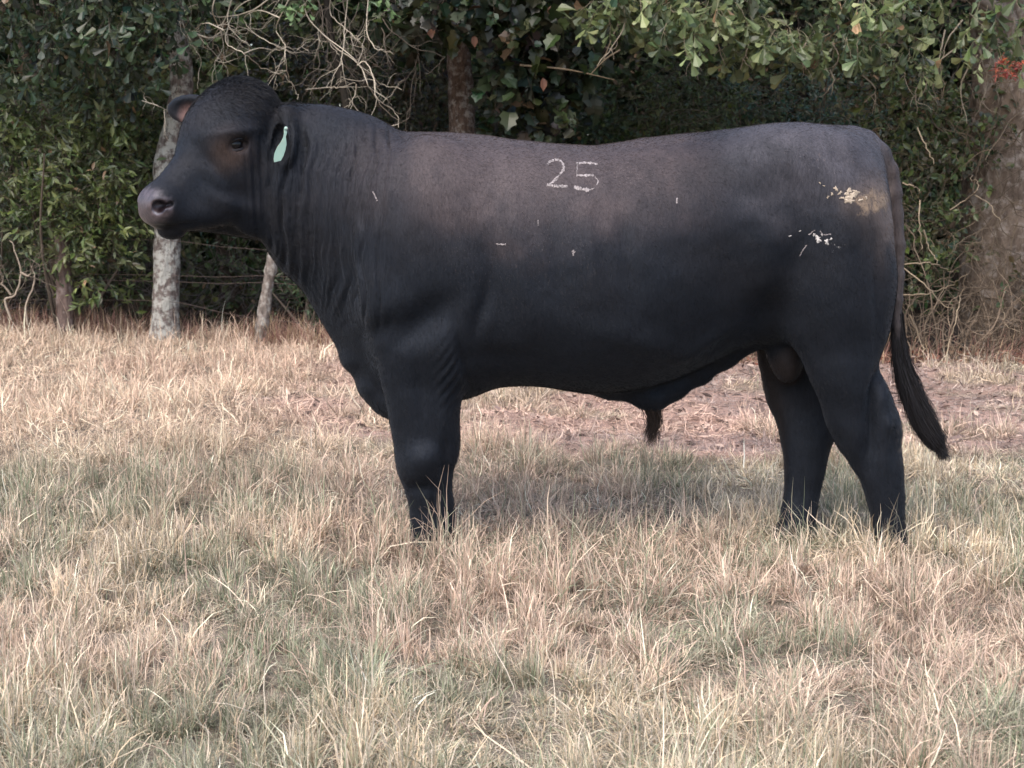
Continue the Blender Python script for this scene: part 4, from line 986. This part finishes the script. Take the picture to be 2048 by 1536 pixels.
def hide_material():
    m, N, L, b = new_mat('hide')
    at = N.new('ShaderNodeAttribute'); at.attribute_name = 'tint'
    tc = N.new('ShaderNodeTexCoord')
    def nz(scale, det=4, rough=.6, sc=(1, 1, 1)):
        mp = N.new('ShaderNodeMapping'); mp.inputs['Scale'].default_value = sc; L.new(tc.outputs['Object'], mp.inputs[0])
        t = N.new('ShaderNodeTexNoise'); t.inputs['Scale'].default_value = scale; t.inputs['Detail'].default_value = det; t.inputs['Roughness'].default_value = rough
        L.new(mp.outputs[0], t.inputs['Vector']); return t.outputs[0]
    def mth(op, a, b_=None, clamp=False):
        t = N.new('ShaderNodeMath'); t.operation = op; t.use_clamp = clamp
        for i, q_ in enumerate((a, b_)):
            if q_ is None: continue
            if isinstance(q_, (int, float)): t.inputs[i].default_value = q_
            else: L.new(q_, t.inputs[i])
        return t.outputs[0]
    def attr(nm):
        a = N.new('ShaderNodeAttribute'); a.attribute_name = nm; return a.outputs['Fac']
    def mix(f, a, c):
        t = N.new('ShaderNodeMix'); t.data_type = 'RGBA'; L.new(f, t.inputs[0]); L.new(a, t.inputs[6])
        t.inputs[7].default_value = (*c, 1); return t.outputs[2]
    hair = nz(160, 5, .75, (1, 1, .22)); spot = nz(45, 8, .7); fleck = nz(420, 2, .5, (1, 1, .5))
    mr = N.new('ShaderNodeMapRange'); mr.inputs[3].default_value = .2; mr.inputs[4].default_value = 1.9; L.new(hair, mr.inputs[0])
    vm = N.new('ShaderNodeVectorMath'); vm.operation = 'SCALE'; L.new(at.outputs['Color'], vm.inputs[0]); L.new(mr.outputs[0], vm.inputs['Scale'])
    c = vm.outputs[0]
    # pale scurf flecks caught in the coat
    fl = mth('MULTIPLY', mth('GREATER_THAN', fleck, .70), mth('ADD', mth('MULTIPLY', attr('scurf'), .5), .02))
    c = mix(fl, c, (.30, .27, .27))
    big = nz(110, 6, .75, (1, 1, .4))
    s2 = mth('MULTIPLY', mth('MULTIPLY', mth('SUBTRACT', big, .60), 9, True), mth('MULTIPLY', attr('scurf'), .55), True)
    c = mix(s2, c, (.20, .15, .13))
    d1 = mth('MULTIPLY', mth('SUBTRACT', mth('ADD', mth('MULTIPLY', attr('dirt'), .28), nz(38, 8, .78, (1, 1, .7))), .77), 5, True)
    c = mix(d1, c, (.24, .175, .12))
    d2 = mth('MULTIPLY', mth('SUBTRACT', mth('ADD', mth('MULTIPLY', attr('dung'), .36), nz(70, 7, .75)), .93), 14, True)
    c = mix(d2, c, (.55, .52, .50))
    L.new(c, b.inputs['Base Color'])
    rg = mth('SUBTRACT', .58, mth('MULTIPLY', attr('wet'), .30)); L.new(rg, b.inputs['Roughness'])
    b.inputs['Specular Tint'].default_value = (.70, .81, 1, 1); L.new(mth('ADD', .17, mth('MULTIPLY', attr('wet'), .45)), b.inputs['Specular IOR Level'])
    b.inputs['Sheen Weight'].default_value = .05; b.inputs['Sheen Roughness'].default_value = .45; b.inputs['Sheen Tint'].default_value = (.65, .78, 1, 1)
    hh = mth('ADD', mth('MULTIPLY', nz(330, 4, .7, (1, 1, .16)), .6), mth('MULTIPLY', nz(80, 4, .6, (1, 1, .5)), .7))
    hh = mth('ADD', hh, mth('MULTIPLY', mth('ADD', d1, d2), .8))
    stk = nz(34, 3, .55, (1, 1, .07)); hh = mth('ADD', hh, mth('MULTIPLY', mth('MULTIPLY', stk, attr('fold')), 5.5))
    bp = N.new('ShaderNodeBump'); bp.inputs['Strength'].default_value = .6; bp.inputs['Distance'].default_value = .004
    L.new(hh, bp.inputs['Height']); L.new(bp.outputs[0], b.inputs['Normal'])
    return m
HIDE = hide_material()
bull = empty('bull', (0.15, 0, 0))
tag(bull, 'large black bull with a green ear tag and the number 25 branded on its side', 'bull')
# mouth of the field orientation check: normals must point outwards
if ((V - V.mean(0)) * VN).sum(1).mean() < 0: Q = Q[:, ::-1]; VN = -VN
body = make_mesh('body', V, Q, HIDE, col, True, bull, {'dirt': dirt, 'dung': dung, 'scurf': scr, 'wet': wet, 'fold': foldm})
BV = BVHTree.FromPolygons([tuple(p) for p in V], [tuple(f) for f in Q.tolist()])
def hit(u, v, lift=.0):
    d = Vector(ray(u, v)).normalized(); loc, nr, i, dist = BV.ray_cast(Vector(CAM), d)
    if loc is None: return None
    return np.array(loc) + np.array(VN[Q[i][0]]) * lift

# eyes
def eye_mats():
    m, N, L, b = new_mat('eye_gloss'); b.inputs['Base Color'].default_value = (.006, .005, .006, 1); b.inputs['Roughness'].default_value = .12; b.inputs['Specular IOR Level'].default_value = .3
    return m
EYE = eye_mats()
def sphere(c, r, nu=24, nv=16, scale=(1, 1, 1)):
    a = np.linspace(0, 2 * np.pi, nu, endpoint=False); t = np.linspace(.02, np.pi - .02, nv)
    A, Tt = np.meshgrid(a, t, indexing='ij')
    Vv = np.stack([np.sin(Tt) * np.cos(A), np.sin(Tt) * np.sin(A), np.cos(Tt)], -1) * r * np.array(scale) + np.asarray(c)
    idx = np.arange(nu * nv).reshape(nu, nv); b = np.roll(idx, -1, 0)
    Fq = np.stack([idx[:, :-1], idx[:, 1:], b[:, 1:], b[:, :-1]], -1).reshape(-1, 4)
    return Vv.reshape(-1, 3), Fq
BLK = tint_mat('black_skin', .45, 0, .4, .2, 60)
for s in (-1, 1):
    ec = Hp(.112, s * .106, -.190)
    vv_, ff_ = sphere(ec, .0295); e = make_mesh('eye', vv_, ff_, EYE, None, True, bull)
    B = Bag()
    # lids: two fleshy arcs across the ball
    for sg, lift, rr in ((1, .0178, .0075), (-1, -.0172, .0055)):
        a = np.linspace(-1.15, 1.15, 14)
        out = sd * s
        pts = np.array([ec + out * (.0245 * math.cos(t)) * .98 + fw * .034 * math.sin(t) - up * .006 * math.sin(t) + up * (lift * math.cos(t)) + out * .003 for t in a])
        tv, tf = tubes(pts[None], (rr * (.45 + .55 * np.cos(a * .9)))[None], 8); B.add(tv, tf, (.016, .012, .012))
    lid = B.build('eyelid', BLK, bull, True)

# lashes on the near eye
rl = np.random.default_rng(8); N = 60; th_ = rl.uniform(-1.0, 1.0, N); ec = Hp(.112, .106, -.190)
r_ = ec + sd * (.030 * np.cos(th_))[:, None] + fw * (.034 * np.sin(th_))[:, None] + up * (.018 * np.cos(th_))[:, None]
dd_ = unit(sd * 1.0 + fw * (.5 * np.sin(th_))[:, None] - up * .35 + rl.normal(0, .12, (N, 3)))
LASH = np.stack([r_, r_ + dd_ * .010, r_ + dd_ * .018 - up * .004], 1)

# hooves
def hoof(c, yaw=0):
    B = Bag()
    for s in (-1, 1):
        rows = []
        for zz, rx, xo in ((.0, .058, -.018), (.02, .056, -.014), (.045, .048, -.004), (.065, .040, .004)):
            a = np.linspace(0, 2 * np.pi, 16, endpoint=False)
            rows.append(np.stack([c[0] + xo + rx * np.cos(a) * (1 + .15 * (np.cos(a) < 0)), c[1] + s * .030 + .028 * np.sin(a) * (1 - .25 * (np.cos(a) < -.5)), np.full(16, c[2] + zz)], 1))
        vv = np.concatenate(rows + [np.array([[c[0], c[1] + s * .03, c[2] + .066]])]); idx = np.arange(64).reshape(4, 16)
        ff = np.stack([idx[:-1], np.roll(idx[:-1], -1, 1), np.roll(idx[1:], -1, 1), idx[1:]], -1).reshape(-1, 4)
        B.add(vv, ff, (.02, .017, .015))
    return B.build('hoof', BLK, bull, True)
for u, Y in ((865, NF), (858, FF), (1778, NH), (1585, FH)): hoof((WX(u, 1080, Y), Y, -.01))

# ear tag
TAGM, N_, L_, b_ = new_mat('tag_plastic'); b_.inputs['Base Color'].default_value = (.25, .37, .315, 1); b_.inputs['Roughness'].default_value = .4
b_.inputs['Subsurface Weight'].default_value = .1
def tagmesh():
    Yt = EARN[1] - .115
    out = [(571, 258, 3.2), (571, 266, 3.0), (569, 274, 2.6), (567, 283, 5.5), (564, 291, 9), (560, 303, 10.5), (557, 315, 9.5), (555, 323, 6.5)]
    rows = []
    for (u, v, h) in out:
        c = W(u, v, Yt); w_ = np.array([1, .25, .25]) * h / 640
        rows.append([c - w_ + (0, -.0015, 0), c + w_ + (0, -.0015, 0), c + w_ + (0, .0015, 0), c - w_ + (0, .0015, 0)])
    vv = np.array(rows).reshape(-1, 3); idx = np.arange(len(vv)).reshape(-1, 4)
    ff = np.stack([idx[:-1], np.roll(idx[:-1], -1, 1), np.roll(idx[1:], -1, 1), idx[1:]], -1).reshape(-1, 4)
    ff = np.vstack([ff, idx[0][None], idx[-1][None, ::-1]])
    o = make_mesh('ear_tag', vv, ff, TAGM, None, False, bull)
    sv, sf = sphere(W(572, 257, Yt), .0065, 12, 8); st = make_mesh('tag_stud', sv, sf, TAGM, None, True)
    st.parent = o; st.location = (0, 0, 0)
    o['label'] = 'pale green plastic ear tag'
    return o
tagmesh()

# the brand: strokes of white hair laid on the hide
def stroke(B, pts, wpx, rng):
    L = smooth_line(pts, max(8, int(sum(math.dist(a, b) for a, b in zip(pts[:-1], pts[1:])) / 1.6)))
    T = np.gradient(L, axis=0); T /= np.linalg.norm(T, axis=1, keepdims=True); Nn = np.stack([-T[:, 1], T[:, 0]], 1)
    rows = []
    for i, (p, q_) in enumerate(zip(L, Nn)):
        h = wpx / 2 * (.55 + .95 * rng.random()); j = rng.normal() * .35
        p0, p1, p2 = (hit(*(p + q_ * (h * s + j)), .0016 if s == 0 else .0006) for s in (-1, 0, 1))
        if p0 is None or p2 is None: return
        rows += [p0, p1, p2]
    vv = np.array(rows); k = len(L); f = []
    for i in range(k - 1):
        if rng.random() < .01: continue
        for c in (0, 1): f.append((3 * i + c, 3 * i + c + 1, 3 * i + 4 + c, 3 * i + 3 + c))
    if not f: return
    cc = np.array([.25, .225, .225]) * rng.uniform(.35, 1.25, (len(vv), 1))
    B.add(vv, np.array(f), cc)
rb = np.random.default_rng(5)
B = Bag()
stroke(B, [(1095.5, 329), (1098, 325), (1104, 321.5), (1112, 319.6), (1119, 321), (1124, 325), (1127, 331), (1127, 338), (1122, 346), (1112, 358), (1103, 366), (1096, 371)], 4.2, rb)
stroke(B, [(1094, 369.5), (1104, 371.5), (1116, 372.5), (1135, 373)], 5.0, rb)
WHM = tint_mat('white_hair', .8, 0, .2, .35, 300)
brand = B.build('brand_digit', WHM, bull); brand['label'] = 'digit 2 branded in white hair'; B = Bag()
stroke(B, [(1152.5, 327), (1172, 325.8), (1195, 328)], 4.2, rb)
stroke(B, [(1155, 330), (1154, 340), (1153.6, 348)], 1.6, rb)
stroke(B, [(1153, 350.5), (1170, 351), (1187, 350.5)], 4.4, rb)
stroke(B, [(1190, 354), (1196, 362), (1193, 371)], 2.0, rb)
stroke(B, [(1148, 374), (1160, 377.5), (1178, 380)], 6.0, rb)
stroke(B, [(1178, 380), (1190, 376)], 2.2, rb)
brand = B.build('brand_digit', WHM, bull); brand['label'] = 'broken digit 5 branded in white hair'
MUDM = tint_mat('mud', .9, 0, .1, .4, 120)
for pts, wpx in (([(1145, 501), (1149, 506)], 6), ([(1146, 506), (1147, 512)], 3), ([(992, 488), (1002, 489), (1012, 489)], 2.5), ([(1354, 396), (1354, 407)], 3.4), ([(1076, 440), (1076, 452)], 1.3), ([(746, 383), (752, 395), (754, 402)], 2.6),
                 ([(1600, 512), (1606, 500), (1614, 490)], 2), ([(1618, 470), (1630, 460)], 2.0), ([(1640, 462), (1648, 470), (1662, 468)], 2)):
    B = Bag(); stroke(B, pts, wpx, rb)
    if B.n: B.build('mud_fleck', MUDM, bull)
def crust(u, v, r, seed):
    """an irregular cake of dried dung stuck to the hide"""
    B = Bag(); a = np.linspace(0, 2 * np.pi, 18, endpoint=False); g_ = np.random.default_rng(seed)
    r = r * 1.25; rr = r * (1 + .45 * np.sin(a * 2 + g_.uniform(0, 6)) + .3 * np.sin(a * 5 + g_.uniform(0, 6)) + g_.normal(0, .12, 18)) * .75
    c = hit(u, v, .003); vv = [c]
    for f, l in ((.55, .0028), (1.0, .0004)):
        for k in range(18): vv.append(hit(u + rr[k] * f * math.cos(a[k]), v + rr[k] * f * .8 * math.sin(a[k]), l))
    f = [(0, 1 + k, 1 + (k + 1) % 18, 1 + (k + 1) % 18) for k in range(18)] + [(1 + k, 19 + k, 19 + (k + 1) % 18, 1 + (k + 1) % 18) for k in range(18)]
    vv = np.array(vv); tri = []
    for q_ in f: tri.append(q_[:3]); 
    tri += [(q_[0], q_[2], q_[3]) for q_ in f[18:]]
    B.add(vv, np.array(tri), np.array([.36, .30, .235] if v < 440 else [.38, .36, .345]) * g_.uniform(.6, 1.2, (len(vv), 1)))
    return B.build('mud_fleck', MUDM, bull)
for i, (u, v, r) in enumerate(((1696, 384, 8), (1704, 392, 11), (1698, 402, 8), (1712, 384, 6), (1672, 378, 5), (1664, 388, 3.5), (1680, 386, 4), (1656, 394, 3), (1722, 400, 4), (1732, 396, 3), (1640, 366, 2.5), (1648, 372, 2), (1684, 396, 4),
                               (1636, 478, 7), (1654, 484, 5.5), (1628, 470, 3), (1662, 478, 3), (1644, 470, 2.4), (1580, 472, 2.4), (1600, 462, 2))): crust(u, v, r, i)

# hair: strands are thin tapering ribbons
HAIRM = tint_mat('hair', .5, 0, .12, .2, 80)
def strands(P, width, col, rng):
    """P (N,K,3)"""
    N, K, _ = P.shape
    T = unit(np.gradient(P, axis=1)); S = unit(np.cross(T, rng.normal(size=(N, 1, 3)) * .6 + np.array([0, 1, 0])))
    wv = (np.asarray(width).reshape(-1, 1, 1) * np.linspace(1, .15, K)[None, :, None])
    V_ = np.stack([P - S * wv, P + S * wv], 2).reshape(-1, 3)
    idx = np.arange(N * K * 2).reshape(N, K, 2)
    F_ = np.stack([idx[:, :-1, 0], idx[:, :-1, 1], idx[:, 1:, 1], idx[:, 1:, 0]], -1).reshape(-1, 4)
    C_ = np.repeat(np.broadcast_to(col, (N, 3)), K * 2, axis=0)
    return V_, F_, C_

rh = np.random.default_rng(11)
hv_, hf_, hc_ = strands(LASH, np.full(60, .0006), np.tile([.008, .007, .007], (60, 1)), rh); make_mesh('eyelashes', hv_, hf_, HAIRM, hc_, True, bull)
# tail switch: core and hair
B = Bag()
core = np.array([W(u, v, -.02) for u, v in ((1796, 620), (1797, 670), (1802, 720), (1815, 765), (1832, 810), (1850, 850), (1868, 880), (1880, 897))])
cl = smooth_line(core, 20); cr_ = np.interp(np.linspace(0, 1, 20), [0, .25, .5, .75, .92, 1], [.013, .017, .024, .024, .015, .003])
tv, tf = tubes(cl[None], cr_[None], 12); tv[:, 1] = -.02 + (tv[:, 1] + .02) * .8; B.add(tv, tf, (.012, .013, .015))
N = 5200
st = rh.random(N) ** .8; K = 7
ln = rh.uniform(.10, .26, N)
pos = []
for k in range(K):
    t = np.clip(st * .85 + (k / (K - 1)) * ln / .5, 0, 1)
    i = t * 19; i0 = np.clip(i.astype(int), 0, 18); fr = (i - i0)[:, None]
    c = cl[i0] * (1 - fr) + cl[i0 + 1] * fr; r = np.interp(i, np.arange(20), cr_)
    if k == 0: th = rh.uniform(0, 2 * np.pi, N); ro = rh.uniform(.9, 1.45, N); jit = rh.normal(size=(N, 3)) * np.array([.012, .008, .012])
    over = np.clip(st * .85 + (k / (K - 1)) * ln / .5 - 1, 0, 1)[:, None]
    spread = 1 + .45 * k / K * rh.random(N)
    pos.append(c + np.stack([np.cos(th) * r * ro * spread, np.sin(th) * r * ro * .8, np.sin(th + 1) * r * .3], 1) + over * np.array([.06, 0, -.10]) + jit * (k / (K - 1)) ** 1.5)
hv_, hf_, hc_ = strands(np.stack(pos, 1), rh.uniform(.0006, .0015, N), np.array([.013, .012, .013]) * rh.uniform(.5, 2.0, (N, 1)), rh); B.add(hv_, hf_, hc_)
sw = B.build('tail_switch', HAIRM, bull, True)
# sheath tuft
N = 760; r0 = W(1303, 815); pos = []
off = rh.normal(size=(N, 3)) * np.array([.012, .010, .004]); L = rh.uniform(.06, .14, N)[:, None]; dr = np.array([.03, 0, -1]) + rh.normal(size=(N, 3)) * np.array([.10, .10, 0])
for k in range(6):
    t = k / 5; pos.append(r0 + off * (1 - .4 * t) + dr * L * t + np.array([.008, 0, 0]) * math.sin(t * 4))
hv_, hf_, hc_ = strands(np.stack(pos, 1), rh.uniform(.0005, .001, N), np.array([.024, .017, .014]) * rh.uniform(.5, 1.8, (N, 1)), rh)
make_mesh('sheath_hair', hv_, hf_, HAIRM, hc_, True, bull)
# short coat over the whole hide, longer and woolly on the poll
tri = V[Q]; ar = np.linalg.norm(np.cross(tri[:, 2] - tri[:, 0], tri[:, 3] - tri[:, 1]), axis=1)
fc = tri.mean(1)
wgt = ar * np.where(fc[:, 1] < .05, 1.0, .5)
N = 230000
pw_ = np.exp(-(((fc - Hp(.0, 0, -.03)) / np.array([.13, .14, .09])) ** 2).sum(1))
wgt = wgt * (1 + 5 * pw_)
pick = rh.choice(len(Q), N, p=wgt / wgt.sum()); a = rh.random((N, 1)); b = rh.random((N, 1))
t4 = tri[pick]; root = (t4[:, 0] * (1 - a) + t4[:, 1] * a) * (1 - b) + (t4[:, 3] * (1 - a) + t4[:, 2] * a) * b
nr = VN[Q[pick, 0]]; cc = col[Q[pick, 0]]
vi = Q[pick, 0]
keep = (wet[vi] < .3) & (de[vi] > .45) & ~((np.abs(hz[vi] + .19) < .03) & (np.abs(hf[vi] - .11) < .04) & (np.abs(hs[vi]) > .08))
root, nr, cc, vi = root[keep], nr[keep], cc[keep], vi[keep]; N = len(root)
poll = np.exp(-(((root - Hp(.0, 0, -.05)) / np.array([.15, .16, .10])) ** 2).sum(1))
flow = np.array([.55, 0, -.8]) + rh.normal(size=(N, 3)) * .28 + (noise(root, 9, 77)[:, None] - .5) * np.array([1.2, 0, 0])
flow = flow - nr * (flow * nr).sum(1)[:, None]; flow = unit(flow)
Lh = rh.uniform(.006, .014, N) * (1 + 1.6 * poll); lift = .22 + .6 * poll + rh.random(N) * .15
d0 = unit(flow + nr * lift[:, None])
P3 = np.stack([root - nr * .001, root + d0 * (Lh * .5)[:, None], root + unit(d0 + flow * .5)* Lh[:, None]], 1)
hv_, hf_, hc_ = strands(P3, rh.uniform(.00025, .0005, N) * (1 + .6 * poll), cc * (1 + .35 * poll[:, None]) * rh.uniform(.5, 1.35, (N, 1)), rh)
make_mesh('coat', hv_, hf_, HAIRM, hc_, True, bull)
